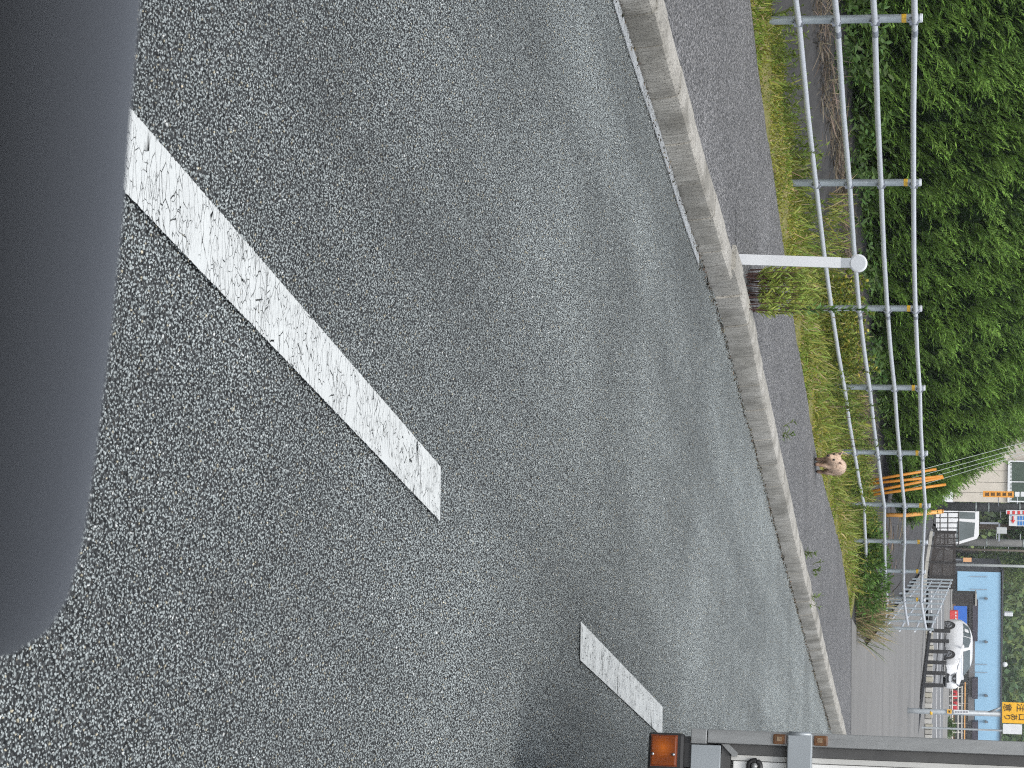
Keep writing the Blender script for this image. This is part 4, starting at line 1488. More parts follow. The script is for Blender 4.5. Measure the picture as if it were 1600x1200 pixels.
# low block kerb before the street
bk_ = empty("block_parapet", at(1446, 1100, 82.5), "row of pale worn kerb blocks behind the black post fence", "kerb blocks")
for i in range(24):
    y = 984 + i * 8.2
    X0, X1 = at(1450, y, 82.5).x, at(1450, y + 7.4, 82.5).x
    z = float(T(82.5))
    MB().box(((X0 + X1) / 2, 82.6, z + .12 + random.uniform(-.02, .02)), (X1 - X0, .25, .26), bev=.02).build("block", pm("worn_block_%d" % (i % 3), ((.42, .40, .33), (.36, .35, .32), (.47, .46, .43))[i % 3], rough=.9), bk_)
# black post and rail fence at the head of the side road
bp = empty("black_post_fence", at(1448, 1030, 78), "black post and rail fence at the top of the concrete side road", "fence")
bot_ = lambda y: np.interp(y, [940, 985, 1075, 1145, 1180], [1457.5, 1453, 1442, 1432.5, 1428])
Yl = lambda y: np.interp(y, [940, 1180], [81, 74])
for y in (985, 1001, 1017.5, 1034.5, 1051, 1070):
    a = at(float(bot_(y)), y, float(Yl(y))); b_ = at(float(bot_(y)) + 32, y + .4, float(Yl(y)))
    MB().box((a.x, a.y, (a.z + b_.z) / 2 - .04), (.12, .10, b_.z - a.z + .08), bev=.008).build("post", M_BLACK, bp)
for fr in (16.5, 26):
    pts = [at(float(bot_(y)) + fr, y, float(Yl(y)) + .05) for y in (984, 1030, 1071)]
    MB().path(pts, .022, 6).build("rail", pm("dark_rail", (.10, .10, .105), rough=.5), bp)
pts = [at(float(bot_(y)) - .5, y, float(Yl(y))) for y in (960, 985, 1030, 1075, 1110, 1145, 1180)]
MB().path(pts, .075, 6).build("base_beam", M_BLACK, bp)


# ---- cars
def make_car(name, loc, rz, paint, label, group=None, sc=1.0):
    o = lempty(name, loc, label, "car", group, rz=rz)
    o.scale = (sc, sc, sc)
    xs = [2.05, 1.95, 1.62, 1.15, .86, .35, -.1, -.7, -1.25, -1.65, -1.92, -2.02]
    belt = [.60, .74, .88, .97, 1.00, 1.02, 1.03, 1.04, 1.05, 1.04, .98, .88]
    roof = [.62, .76, .90, 1.0, 1.05, 1.42, 1.54, 1.55, 1.47, 1.30, 1.05, .92]
    hw = [.60, .74, .82, .85, .86, .865, .865, .865, .86, .84, .78, .68]
    zb = [.30, .24, .22, .22, .22, .22, .22, .22, .22, .24, .28, .36]
    rows = []
    for x, b_, r, w, z0 in zip(xs, belt, roof, hw, zb):
        g = max(0.0, min(1.0, (r - b_) / .4))
        wr = w * (.93 - .16 * g)
        half = [(w * .90, z0), (w * .985, z0 + .10), (w, .62 if b_ > .7 else (z0 + b_) / 2), (w * .985, b_ - .05), (w * .95, b_), (wr, b_ + (r - b_) * .86), (wr * .88, r - .01), (wr * .45, r + .012)]
        pts = [(x, y, z) for y, z in half] + [(x, -y, z) for y, z in reversed(half)]
        rows.append(pts)
    k = len(rows[0])
    V = [p for r in rows for p in r]
    Fc = []
    for i in range(len(rows) - 1):
        for j in range(k):
            Fc.append((i * k + j, i * k + (j + 1) % k, (i + 1) * k + (j + 1) % k, (i + 1) * k + j))
    Fc.append(tuple(range(k))); Fc.append(tuple((len(rows) - 1) * k + j for j in range(k - 1, -1, -1)))
    MB().add(V, Fc).build("body", paint, o, 35)

    def glass(nm, quads, off=.006):
        m_ = MB()
        for q in quads:
            q = [Vector(p) for p in q]
            c = sum(q, Vector()) / 4
            n_ = (q[1] - q[0]).cross(q[3] - q[0]).normalized()
            if n_.dot(c - Vector((-.2, 0, .7))) < 0: n_ = -n_
            m_.add([p + n_ * off for p in q], [(0, 1, 2, 3)])
        m_.build(nm, M_GLASS, o)
    L = lambda i, j, t, s_: Vector(rows[i][j]).lerp(Vector(rows[i + 1][j]), t).lerp(Vector(rows[i][j + 1]).lerp(Vector(rows[i + 1][j + 1]), t), s_)
    for sg in (0, 1):
        J = 4 if sg == 0 else k - 6
        lo, hi = (.10, .94) if sg == 0 else (.90, .06)
        glass("side_window", [[L(4, J, .45, lo), L(4, J, 1, lo), L(4, J, 1, hi), L(4, J, .95, hi)], [L(5, J, 0, lo), L(5, J, 1, lo), L(5, J, 1, hi), L(5, J, 0, hi)], [L(6, J, 0, lo), L(6, J, .5, lo), L(6, J, .5, hi), L(6, J, 0, hi)]])
        glass("side_window", [[L(6, J, .6, lo), L(6, J, 1, lo), L(6, J, 1, hi), L(6, J, .6, hi)], [L(7, J, 0, lo), L(7, J, 1, lo), L(7, J, 1, hi), L(7, J, 0, hi)], [L(8, J, 0, lo), L(8, J, .8, lo), L(8, J, .4, hi), L(8, J, 0, hi)]])
    glass("windscreen", [[Vector(rows[4][5]) + Vector((-.04, -.05, .05)), Vector(rows[4][k - 6]) + Vector((-.04, .05, .05)), Vector(rows[5][k - 7]) + Vector((.02, .03, 0)), Vector(rows[5][6]) + Vector((.02, -.03, 0))]], .022)
    glass("rear_window", [[Vector(rows[8][6]), Vector(rows[8][k - 7]), Vector(rows[9][k - 7]), Vector(rows[9][6])]], .012)
    for wx in (1.27, -1.25):
        for sg in (1, -1):
            MB().path([(wx, sg * .845, .32), (wx, sg * .872, .32)], .37, 22).build("wheel_arch", M_TYRE, o, 40)
            w = MB().path([(wx, sg * .70, .31), (wx, sg * .875, .31), (wx, sg * .888, .31)], [.31, .31, .29], 22).build("wheel", M_TYRE, o, 40)
            rm = MB()
            rm.path([(wx, sg * .889, .31), (wx, sg * .893, .31)], .06, 10)
            for a in range(5):
                th = a * 2 * math.pi / 5
                rm.path([(wx, sg * .892, .31), (wx + math.cos(th) * .2, sg * .892, .31 + math.sin(th) * .2)], .028, 5)
            ring = [(wx + math.cos(t) * .205, sg * .89, .31 + math.sin(t) * .205) for t in np.linspace(0, 2 * math.pi, 19)]
            rm.path(ring, .018, 5)
            rm.build("rim", M_RIM, w)
    for sg in (1, -1):
        MB().add([(1.97, sg * .40, .74), (1.80, sg * .76, .79), (1.50, sg * .83, .89), (1.62, sg * .76, .91), (1.93, sg * .42, .80)], [(0, 1, 2, 3, 4)]).build("headlight", pm("headlight_dark_glass", (.07, .075, .09), (.25, .27, .3), 9, .12), o)
        MB().add([(2.0, sg * .56, .38), (1.96, sg * .70, .40), (1.955, sg * .70, .50), (2.01, sg * .55, .48)], [(0, 1, 2, 3)]).build("fog_lamp", M_BLACK, o)
        MB().box((.70, sg * .96, 1.06), (.12, .18, .13), bev=.03).build("mirror", paint, o)
        MB().add([(-1.97, sg * .55, .98), (-1.78, sg * .79, 1.0), (-1.76, sg * .80, .86), (-1.99, sg * .60, .84)], [(0, 1, 2, 3)]).build("tail_light", pm("tail_red", (.45, .02, .02), rough=.25), o)
    MB().add([(2.055, .33, .76), (2.055, -.33, .76), (2.075, -.2, .50), (2.075, .2, .50)], [(0, 1, 2, 3)]).build("grille", M_BLACK, o)
    MB().path([(2.075, .36, .78), (2.09, .16, .53), (2.09, -.16, .53), (2.075, -.36, .78)], .022, 5).build("grille_trim", M_RIM, o)
    MB().path([(2.065, 0, .66), (2.095, 0, .66)], .065, 14).build("emblem", M_RIM, o, 40)
    MB().add([(2.085, .26, .42), (2.085, -.26, .42), (2.07, -.30, .28), (2.07, .30, .28)], [(0, 1, 2, 3)]).build("lower_intake", M_BLACK, o)
    MB().box((2.095, 0, .47), (.012, .33, .165)).build("number_plate", M_WHITE, o)
    return o


cp = at(1470.5, 1021, 112)
make_car("parked_car", (cp.x, cp.y, Hs(cp.x, cp.y)), math.atan2(-.875, .484), M_CARW, "white hatchback parked facing right above the black post fence", sc=.95)
# the lot the car stands on is a slab at that height
lot_z = cp.z
bpy.data.objects["parked_car"].location.z = lot_z
MB().box((cp.x - 1.0, 111.2, lot_z - .3), (12.0, 7.5, .6)).build("car_lot", pm("lot_concrete", (.33, .33, .32), (.26, .26, .25), 1.5, .9))["kind"] = "structure"
M_RED = pm("red_paint", (.50, .025, .03), (.40, .02, .025), 2, .4)
for y0, y1, lb in ((1080, 1092.5, "left of the two small red machines before the shop front"), (1096.5, 1113, "right of the two small red machines before the shop front")):
    q = at(1486.0, (y0 + y1) / 2, 152)
    o_ = empty("red_machine", q, lb, "machine", "red machines before the shop")
    panel("housing", 1488, y0, 1496, y1, 152, .7, M_RED, o_, .06)
    panel("hood", 1496, y0 + 2, 1498, y1 - 3, 152.1, .5, M_RED, o_, .04)
    panel("guard", 1490, y0 + 3, 1493, y0 + 5, 151.97, .05, M_BLACK, o_)
    for yy_ in (y0 + 2.5, y1 - 2.5):
        p = at(1487.2, yy_, 152)
        MB().path([(p.x, 151.95, p.z), (p.x, 152.1, p.z)], .11, 12).build("wheel", M_TYRE, o_, 40)
fz = at(1486, 1095, 152).z
sheet("shop_apron", 146, 168, 12, 60, fz - float(T(157)), MATS["forecourt_asphalt"], seg=1)

# ---- blue building
YB = 168
bb = empty("blue_building", at(1492, 1010, YB), "long light blue metal clad building with dark shop front", "building")
M_BLUE = pm("light_blue_cladding", (.27, .47, .64), (.25, .44, .61), .35, .5)
ribs = [893.5] + list(np.arange(905, 1240, 12.2))
xw = at(1530, 893.5, YB).x
for ip_, (ya, yb) in enumerate(zip(ribs[:-1], ribs[1:])):
    lo = 1496 if ya < 928 else 1523
    panel("wall_panel", lo, ya, 1563.5, yb + .35, YB + (.006 if ip_ % 2 else 0), .12, M_BLUE, bb)
panel("wall_core", 1484, 894, 1562, 1238, YB + .5, 14, pm("building_core", (.10, .10, .11)), bb)
panel("roof_trim", 1563.5, 892, 1566, 1240, YB - .15, 15, pm("roof_trim_dark", (.05, .055, .065)), bb)
for y in (901, 921, 1038, 1050.5):
    panel("pipe", 1516, y - .35, 1543, y + .35, YB - .1, .08, pm("pipe_grey", (.30, .36, .42)), bb)
for y in (935, 1003, 1087, 1128):
    l_ = panel("wall_lamp", 1538.5, y - 1.8, 1541.5, y + 2.2, YB - .35, .3, pm("lamp_grey", (.12, .14, .16)), bb, .03)
    panel("lamp_arm", 1541.5, y - .6, 1543.5, y + 1.6, YB - .2, .2, MATS["lamp_grey"], l_)
for ya, yb, x0 in ((938, 1002, 1520), (1060, 1092, 1519), (1128, 1200, 1519)):
    panel("awning", x0, ya, 1528, yb, YB - .9, .88, pm("awning_dark", (.035, .03, .045), (.05, .045, .06), 2, .6), bb)
panel("lintel", 1513, 930, 1522.5, 1238, YB - .05, .5, pm("lintel_grey", (.16, .16, .165)), bb)
for y in np.arange(960, 1238, 15.5):
    panel("shop_window", 1492, y, 1512.5, y + 14.2, YB + .2, .06, pm("shop_glass", (.03, .04, .045), (.055, .065, .07), 2, .08), bb)
    panel("mullion", 1486, y + 14.2, 1513, y + 15.5, YB + .1, .2, pm("mullion_grey", (.30, .30, .30)), bb)
panel("plinth", 1482, 928, 1492, 1238, YB + .1, .3, pm("plinth_brown", (.22, .13, .07), (.16, .09, .05), 3, .8), bb)
# awning box, blue banner and red machine in front of the wall
panel_o = empty("dark_shutter_box", at(1491, 935, 130), "dark box shed at the top of the grid fence before the blue wall", "shed")
panel("shell", 1488, 928, 1524, 944.5, 130, 2.0, pm("shed_black", (.035, .033, .03), (.05, .047, .043), 3, .7), panel_o)
panel("cap", 1524, 927.5, 1526, 946.5, 129.9, 2.2, M_COPING, panel_o)
for i in range(4):
    panel("rib", 1489, 930.5 + i * 3.7, 1523, 931.0 + i * 3.7, 129.94, .06, MATS["awning_dark"], panel_o)
blu = empty("blue_banner_stand", at(1486, 955, 140), "bright blue banner board left of the white car", "banner")
panel("board", 1490, 947, 1511, 975, 140, .06, pm("banner_blue", (.03, .15, .55), (.025, .12, .48), 2, .5), blu)
for y in (949, 961, 973):
    panel("leg", 1480, y, 1490, y + .8, 140.02, .04, M_CLAMP, blu)
vm = empty("red_vending_machine", at(1486, 962, 138), "red machine with white marks before the blue banner", "vending machine")
panel("case", 1484, 954, 1497, 970, 138, .5, pm("machine_red", (.60, .06, .06), (.5, .04, .04), 3, .4), vm, .03)
for i in range(3):
    panel("label", 1492.5, 956 + i * 4.6, 1494.5, 958.6 + i * 4.6, 137.985, .02, M_WHITE, vm)
# rail fence in front of the shop
sf = empty("shop_rail_fence", at(1484, 1100, 145), "thin pale three rail fence before the shop front", "fence")
for x in (1481, 1488, 1497, 1503):
    MB().path([at(x, 1072, 145), at(x - .5, 1200, 145)], .035, 5).build("rail", pm("pale_rail", (.62, .60, .55)), sf)
for y in range(1074, 1200, 14):
    MB().path([at(1478, y, 145.05), at(1504, y, 145.05)], .04, 5).build("post", MATS["pale_rail"], sf)
ob = empty("orange_beam", at(1505, 1100, 150), "orange beam over the shop rail fence", "beam")
panel("beam", 1506.5, 1066, 1508.2, 1200, 158, .15, pm("beam_orange", (.70, .38, .12), (.6, .3, .1), 2, .6), ob)
for y in (1068, 1112, 1150):
    panel("prop", 1484, y, 1506.5, y + .9, 158.03, .08, M_BROWN, ob)
q = at(1479, 1136, 132)
bush("round_shrub", (q.x, q.y, q.z - .3), .55, .5, .42, 1500, (.09, .16, .045), .13, "round green shrub right of the sign pole before the shop")

# ---- yellow caution sign on its pole, beside the side road
YS = 62.0
sp = empty("caution_sign", at(1432, 1112, YS), "yellow caution sign with black writing on a grey pole by the truck", "sign")
M_GPOLE = pm("grey_sign_pole", (.38, .41, .43), (.30, .33, .35), 6, .5, .3)
a = at(1436, 1111, YS)
b_ = at(1566, 1117.5, YS)
zg = Hs(a.x, a.y)
MB().path([(a.x - .01, YS, zg - .2), (a.x, YS, a.z), (b_.x - .03, YS, b_.z + .15)], .072, 14).build("pole", M_GPOLE, sp, True)
MB().path([(a.x + .012, YS, at(1453, 1112, YS).z), (a.x + .014, YS, at(1457, 1112, YS).z)], .075, 14).build("yellow_band", M_YBAND, sp, True)
MB().path([at(1545, 1113, YS - .03), at(1568, 1104, YS - .03)], .03, 8).build("brace", M_GPOLE, sp, True)
MB().path([at(1436, 1106, YS), at(1436, 1111, YS)], .03, 8).build("side_bracket", M_GPOLE, sp, True)
panel("base_sleeve", 1436, 1107, 1441, 1109.5, YS - .04, .08, M_BLACK, sp)
panel("yellow_plate", 1480, 1108.5, 1487, 1115, YS - .10, .015, pm("plate_yellow", (.78, .42, .04), rough=.5), sp)
panel("number_plate", 1490, 1109.5, 1514, 1115.5, YS - .10, .015, M_WHITE, sp)
for i in range(5):
    panel("plate_print", 1492 + i * 4.3, 1111.2, 1495 + i * 4.3, 1113.8, YS - .104, .006, pm("print_grey", (.25, .25, .28)), sp)
panel("plate_mark", 1482, 1110, 1485, 1113.5, YS - .104, .006, M_DARKMARK, sp)
sb = panel("sign_board", 1566, 1098, 1622, 1130.5, YS - .10, .02, pm("sign_yellow", (.80, .44, .02), (.74, .39, .02), 3, .45), sp)
px_m = YS / FPX
for ch, x, y in (("注", 1594.0, 1105.6), ("意", 1573.5, 1105.6), ("口", 1596.0, 1120.5), ("あ", 1584.0, 1120.5), ("り", 1573.5, 1120.5), ("入", 1607.5, 1120.5), ("出", 1617.0, 1120.5)):
    p = at(x, y, YS - .108)
    M = Matrix.Translation(p) @ Matrix.Rotation(R(90), 4, 'X')
    text_mesh("lettering", ch, (11.5 if y > 1110 else 13.5) * px_m, pm("sign_black_print", (.02, .018, .015), rough=.6), M, sp)
wb = empty("white_board", at(1575, 1138, YS + 6), "white board right of and behind the yellow caution sign", "sign")
panel("board", 1567, 1131.5, 1597, 1147, YS + 6, .03, M_WHITE, wb)
panel("post", 1440, 1138, 1567, 1140.5, YS + 6.02, .06, M_GPOLE, wb)
tk = empty("roof_tank", at(1565, 960, 172), "small white box on the blue building's roof", "rooftop box")
panel("box", 1569, 957, 1582.5, 963, 172, 1.0, M_WHITE, tk, .05)
panel("stand", 1566.2, 959, 1569, 961, 172.3, .4, M_CLAMP, tk)
dm = empty("roof_dome_lamp", at(1565, 1038, 171), "small white dome on the blue building's roof", "rooftop dome")
p = at(1566, 1038, 171)
MB().path([p, p + Vector((0, 0, .15)), p + Vector((0, 0, .30)), p + Vector((0, 0, .38))], [.12, .20, .16, .05], 12).build("dome", M_WHITE, dm, True)

# ---- wooded hill
hx, hy = np.meshgrid(np.linspace(-160, 260, 60), np.linspace(215, 520, 40))
hz = 2 + (hy - 215) * .30 + np.clip((hy - 215) / 80, 0, 1) * (6 * np.sin(hx * .03) + 4 * np.sin(hx * .071 + hy * .03))
hz = np.where(hy < 218, -2, hz)
i = (np.arange(39)[:, None] * 60 + np.arange(59)[None, :]).ravel()
tag(npmesh("wooded_hill", np.stack([hx, hy, hz], -1).reshape(-1, 3), [np.stack([i, i + 1, i + 61, i + 60], 1)], pm("hill_undergrowth", (.06, .09, .035), (.04, .065, .025), .4, .95), smooth=True), kind="structure")


def forest():
    parts = []
    for k in range(560):
        X = rng.uniform(2, 80) if k < 480 else rng.uniform(-60, 2)
        Y = 208 + 62 * rng.random() ** 1.7
        z0 = 2 + max(0, Y - 215) * .30 + min(1, max(0, (Y - 215) / 80)) * (6 * math.sin(X * .03) + 4 * math.sin(X * .071 + Y * .03))
        r = rng.uniform(1.8, 3.4)
        h_ = rng.uniform(5, 8)
        n_ = 260
        u = unit(rng.normal(size=(n_, 3))) * (rng.random((n_, 1)) ** .3)
        lump = 1 + .3 * np.sin(u[:, :1] * 5 + k) * np.sin(u[:, 2:] * 6 + k)
        P = u * lump * np.array([r, r, h_ * .5]) + np.array([X, Y, z0 + h_ * .5])
        g = np.array(((.11, .17, .075), (.09, .15, .07), (.14, .20, .08), (.17, .23, .075))[int(rng.integers(0, 4))])
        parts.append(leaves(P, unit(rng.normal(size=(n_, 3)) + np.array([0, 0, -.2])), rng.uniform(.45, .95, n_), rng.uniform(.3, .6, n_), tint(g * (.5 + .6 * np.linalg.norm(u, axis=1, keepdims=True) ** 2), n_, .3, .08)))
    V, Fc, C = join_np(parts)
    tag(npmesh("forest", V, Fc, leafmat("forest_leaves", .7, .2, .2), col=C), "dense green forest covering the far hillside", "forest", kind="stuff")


forest()
# two nearer trees behind the poles
def tree(name, p, h_, r, col, label, nl=5200, leaf=.20):
    o = empty(name, p, label, "tree", "broadleaf trees behind the poles")
    x, y, z = p
    tr = MB().path([(x, y, z - .3), (x + .1, y, z + h_ * .4), (x, y, z + h_ * .8)], [.22, .15, .06], 8).build("trunk", pm("tree_bark", (.12, .10, .075), (.07, .055, .04), 6, .9), o, True)
    for i in range(6):
        a = i * 1.05
        MB().path([(x + .08, y, z + h_ * (.35 + .05 * i)), (x + math.cos(a) * r * .7, y + math.sin(a) * r * .7, z + h_ * (.55 + .06 * i))], [.07, .02], 6).build("limb", MATS["tree_bark"], tr)
    cl = unit(rng.normal(size=(26, 3))) * rng.random((26, 1)) ** .5 * np.array([r * .75, r * .75, h_ * .3]) + np.array([x, y, z + h_ * .62])
    ix = rng.integers(0, 26, nl)
    u = unit(rng.normal(size=(nl, 3))) * rng.random((nl, 1)) ** .4 * .9
    P = cl[ix] + u * np.array([r * .45, r * .45, r * .38])
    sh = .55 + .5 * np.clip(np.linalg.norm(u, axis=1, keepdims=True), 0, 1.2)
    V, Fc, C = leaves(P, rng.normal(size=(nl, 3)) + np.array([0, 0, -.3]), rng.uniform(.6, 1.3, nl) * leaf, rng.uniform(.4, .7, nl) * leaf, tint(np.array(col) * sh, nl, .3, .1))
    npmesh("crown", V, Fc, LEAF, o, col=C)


for y, Y, h_, r, c_, lb in ((818, 118, 7.5, 2.6, (.05, .09, .035), "dark green tree behind the white arrow sign"), (858, 185, 8.2, 2.4, (.11, .17, .04), "light green tree between the grey pole and the slim lamp pole"), (886, 200, 9.2, 2.2, (.13, .19, .04), "light green tree over the left end of the blue building"), (700, 130, 9, 3.5, (.05, .085, .03), "dark tree rising behind the hedge")):
    q = at(1470, y, Y)
    tree("broadleaf_tree", (q.x, q.y, Hs(q.x, q.y)), h_, r, c_, lb)

# ================================================================== TRUCK AHEAD
YT = 7.5
C0 = at(1080, 1138, YT)
TR = math.atan2(-.27, .963)                    # its rear face looks back along the road
TM = Matrix.Translation(C0) @ Matrix.Rotation(TR, 4, 'Z')
truck = empty("box_truck", (C0.x + .9, C0.y + .2, -.15), "silver framed white box truck with an orange corner lamp, cut by the frame", "truck")
U = YT / FPX                                    # one photo pixel at that distance
M_ALU = pm("brushed_aluminium", (.33, .34, .34), (.22, .225, .225), 3, .42, .55, .2, 30, stretch=(8, 1, 1))
M_ALU2 = pm("bluish_steel_plate", (.34, .37, .39), (.27, .295, .31), 4, .45, .4)
M_SEAL = pm("door_seal_rubber", (.055, .055, .055), (.08, .08, .078), 9, .6)
M_DOORW = pm("white_door_panel", (.72, .72, .70), (.64, .64, .62), 3, .4)


def tb(name, a0, z0, a1, z1, d0, d1, mat, parent=truck, bev=.0):
    """a box of the truck's rear: a, z in photo pixels from the corner; d metres behind the rear plane"""
    return MB(TM).box(((a0 + a1) / 2 * U, (d0 + d1) / 2, (z0 + z1) / 2 * U), ((a1 - a0) * U, d1 - d0, (z1 - z0) * U), bev=bev).build(name, mat, parent)


WPX, HPX = 900, 1000
tb("corner_post", 0, 26, 21, HPX, 0, .06, M_ALU, bev=.003)
tb("corner_post", 0, 0, 23, 25, -.002, .058, M_ALU, bev=.003)
tb("corner_post", WPX - 22, 0, WPX, HPX, 0, .06, M_ALU, bev=.003)
tb("header", 21, HPX - 46, WPX - 22, HPX, .002, .06, M_ALU)
tb("sill_plate", 24.5, 1, WPX - 23, 47, .004, .06, M_ALU2, bev=.002)
tb("door_seal", 21.3, 48, 36.5, HPX - 46, .022, .07, M_SEAL)
tb("door_seal", 36.5, 47.3, WPX - 23, 62, .024, .07, M_SEAL)
# slanted inner frame corner
MB(TM).prism([(22 * U, 48 * U), (40 * U, 66 * U), (40 * U, 72 * U), (35 * U, 74 * U), (22 * U, 60 * U)], (1, 0, 0), (0, 0, 1), (0, .010, 0), (0, .012, 0)).build("corner_gusset", M_ALU, truck)
dr = tb("door", 40, 66, WPX / 2 - 2, HPX - 50, .030, .075, M_DOORW, bev=.004)
tb("door_edge", 37, 63, 45.0, HPX - 48, .0265, .075, pm("door_edge_strip", (.50, .50, .48), (.42, .42, .40), 6, .5), dr)
tb("panel_joint", 45.3, 66, 46.3, HPX - 52, .0285, .034, M_SEAL, dr)
tb("door", WPX / 2 + 2, 66, WPX - 40, HPX - 50, .030, .075, M_DOORW, bev=.004)
for z0 in (151, 600):
    hg = tb("hinge_strap", 2, z0, 190, z0 + 38, -.016, .024, M_ALU2, bev=.004)
    MB(TM).path([(3 * U, -.012, (z0 + 2) * U), (3 * U, -.012, (z0 + 36) * U)], .0075, 10).build("hinge_pin", M_ALU2, hg, True)
M_AMBER = pm("brown_reflector", (.16, .075, .03), (.07, .035, .02), 60, .15, 0, coat=.6)
for z0, z1 in ((128, 149.5), (190.5, 213), (512, 534), (574, 598), (760, 782)):
    rf = tb("marker_lamp", 3.5, z0, 19.5, z1, -.007, .006, M_AMBER, bev=.006)
    tb("bulb", 8, z0 + 6, 15, z0 + 14, -.0085, 0, pm("lamp_silver", (.38, .30, .20), (.18, .10, .06), 90, .2, .4), rf)
kn = MB(TM)
ring = [(54 * U + math.cos(t) * 9 * U, .020, 100 * U + math.sin(t) * 9 * U) for t in np.linspace(0, 2 * math.pi, 25)]
kn.path(ring, 4.2 * U, 8)
kn.build("rubber_stop", pm("black_rubber", (.015, .015, .016), rough=.5), truck, True)
MB(TM).path([(54 * U, .006, 100 * U), (54 * U, .03, 100 * U)], 5 * U, 14).build("stop_bolt", M_ALU, truck, True)
# lamp cluster hanging at the corner
lp = tb("lamp_housing", 8.5, -66, 145, -9, -.012, .10, pm("black_lamp_housing", (.012, .012, .013), (.02, .02, .02), 20, .45), truck, bev=.012)
tb("lamp_bracket", 12, -9.5, 60, .5, .01, .05, M_BLACK, truck)
def lens_mat():
    mt, n, b = _nodes("lit_orange_lens")
    c = TM @ Vector((33 * U, -.02, -42 * U))
    d = N(n, "ShaderNodeVectorMath", operation='DISTANCE')
    n.links.new(pos(n), d.inputs[0]); d.inputs[1].default_value = c
    r = ramp(n, d.outputs["Value"], [(0.0, 1.0), (0.014, .5), (0.036, 0.0)])
    w = N(n, "ShaderNodeTexWave"); w.inputs["Scale"].default_value = 95; w.bands_direction = 'X'
    n.links.new(pos(n), w.inputs["Vector"])
    n.links.new(ramp(n, w.outputs["Fac"], [(0.2, (.13, .028, .004)), (0.8, (.22, .048, .005))]), b.inputs["Base Color"])
    b.inputs["Roughness"].default_value = .15
    b.inputs["Coat Weight"].default_value = .5
    b.inputs["Emission Color"].default_value = (1.0, .26, .01, 1)          # the bulb is lit behind the lens
    n.links.new(math_(n, 'MULTIPLY', r, .15), b.inputs["Emission Strength"])
    return mt


M_LENS = lens_mat()
ln = tb("orange_lens", 14, -60, 60, -21, -.020, -.010, M_LENS, lp, bev=.004)
tb("lens_rim", 12.5, -61.5, 61.5, -19.5, -.0135, -.0115, pm("lens_rim_brown", (.16, .035, .012), rough=.3), lp)
for i in range(9):
    tb("lens_rib", 18 + i * 4.6, -57, 18.8 + i * 4.6, -24, -.0212, -.0195, M_LENS, lp)
for a in (43,):
    for z in (-57.5, -25):
        MB(TM).path([(a * U, -.0245, z * U), (a * U, -.018, z * U)], 2.3 * U, 10).build("screw", M_RIM, lp, True)
tb("red_lens", 67, -60, 142, -21, -.020, -.010, pm("red_lens", (.45, .02, .02), (.35, .015, .015), 14, .15, coat=.5), lp, bev=.004)
# cargo box, chassis and wheels behind the rear frame
tb("cargo_box", 1, 2, WPX - 1, HPX - 1, .075, 3.2, M_DOORW, truck)
tb("chassis", 220, -60, WPX - 220, -2, .25, 4.6, M_BLACK, truck)
tb("rear_bumper", 150, -120, WPX - 150, -84, .05, .14, M_ALU, truck)
for a0 in (160, WPX - 230):
    tb("bumper_stay", a0, -118, a0 + 22, 0, .145, .20, M_BLACK, truck)
for a in (110, WPX - 110):
    w = MB(TM).path([((a - 45) * U, .95, -298 * U + .36), ((a + 45) * U, .95, -298 * U + .36)], .36, 24).build("wheel", M_TYRE, truck, 40)
    MB(TM).path([((a - 47) * U, .95, -298 * U + .36), ((a + 47) * U, .95, -298 * U + .36)], .19, 16).build("rim", M_RIM, w, 40)
    w = MB(TM).path([((a - 45) * U, 3.9, -298 * U + .36), ((a + 45) * U, 3.9, -298 * U + .36)], .36, 24).build("wheel", M_TYRE, truck, 40)
    MB(TM).path([((a - 47) * U, 3.9, -298 * U + .36), ((a + 47) * U, 3.9, -298 * U + .36)], .19, 16).build("rim", M_RIM, w, 40)
tb("cab", 30, -60, WPX - 30, 820, 3.3, 4.9, M_CARW, truck, bev=.06)

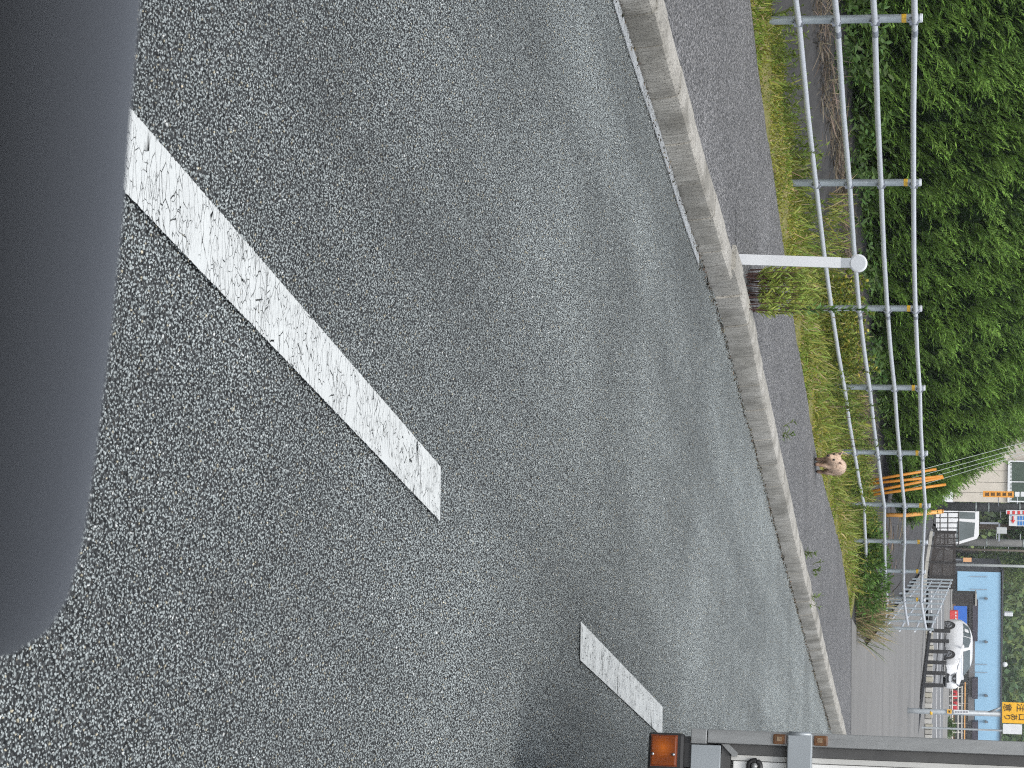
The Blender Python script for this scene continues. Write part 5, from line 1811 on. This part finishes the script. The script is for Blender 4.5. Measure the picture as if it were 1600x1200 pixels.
# ================================================================== CAR THE PHOTOGRAPH WAS TAKEN FROM
def car_interior():
    o = empty("camera_car", (-.1, -.4, -.15), "blurred dark grey rounded dashboard of the car the photo is taken from", "car")
    mt = pm("soft_grey_plastic", (.32, .328, .335), (.31, .318, .325), 6, .8)
    YD = .62
    # the cowl's upper edge, left to right, as a curve in space
    prof = [(226, -260), (224, -120), (221, 0), (205, 180), (194, 330), (175, 520), (150, 720), (130, 850), (108, 930), (80, 978), (40, 1004), (-10, 1018), (-80, 1026), (-200, 1030)]
    pts = [at(x, y, YD) for x, y in prof]
    sec = [(.09, -.09)] + [(-.0123 - .036 * math.sin(R(a)), -.0338 + .036 * math.cos(R(a))) for a in range(-75, 106, 12)] + [(-.035, -.10), (.09, -.10)]
    V, Fc = [], []
    n = len(pts); k = len(sec)
    for i, p in enumerate(pts):
        t = (pts[min(i + 1, n - 1)] - pts[max(i - 1, 0)]); t.y = 0; t.normalize()
        nrm = Vector((-t.z, 0, t.x))
        for fy, h_ in sec:
            V.append(p + Vector((0, fy, 0)) + nrm * h_)
    for i in range(n - 1):
        for j in range(k):
            Fc.append((i * k + j, i * k + (j + 1) % k, (i + 1) * k + (j + 1) % k, (i + 1) * k + j))
    Fc.append(tuple(range(k))); Fc.append(tuple((n - 1) * k + j for j in range(k)))
    MB().add(V, Fc).build("cowl", mt, o, True)
    zc = min(p.z for p in pts)
    dk = pm("dark_dash_plastic", (.03, .032, .036), rough=.6)
    MB().box((-.16, YD + .08, zc - .20), (.40, .12, .36), bev=.03).build("dash_body", dk, o, True)
    # unseen cabin, added behind and above the camera to shade the dashboard
    lin = pm("shade_cabin_lining", (.07, .07, .07), (.05, .05, .05), 5, .9)
    MB().box((.25, -.61, 1.60), (1.40, 2.30, .05), bev=.02).build("roof", lin, o)
    MB().box((.25, -1.72, .80), (1.40, .06, 1.55), bev=.02).build("rear_panel", lin, o)
    for x in (-.45, .95):
        MB().box((x, -.62, .68), (.06, 2.2, 1.32), bev=.02).build("door", lin, o)  # doors made high to keep side light off the cowl
        MB().path([(x, -.70, .85), (x, -.80, 1.58)], .04, 8).build("pillar", lin, o)
    for x in (-.1, .6):
        MB().box((x, -.55, .75), (.48, .16, .75), bev=.06).build("seat", dk, o, 40)
    MB().box((.25, -.6, .05), (1.40, 2.2, .06)).build("floor", dk, o)


car_interior()

# ================================================================== AIR
def haze():
    mt = bpy.data.materials.new("pale_damp_air")
    mt.use_nodes = True
    n = mt.node_tree
    n.nodes.clear()
    v = n.nodes.new("ShaderNodeVolumePrincipled")
    v.inputs["Color"].default_value = (.90, .95, 1.0, 1)
    v.inputs["Density"].default_value = 0.0004
    out = n.nodes.new("ShaderNodeOutputMaterial")
    n.links.new(v.outputs[0], out.inputs["Volume"])
    tag(MB().box((0, 420, 60.5), (1440, 980, 124)).build("haze", mt), "pale damp air over the whole place", "haze", kind="stuff")


haze()
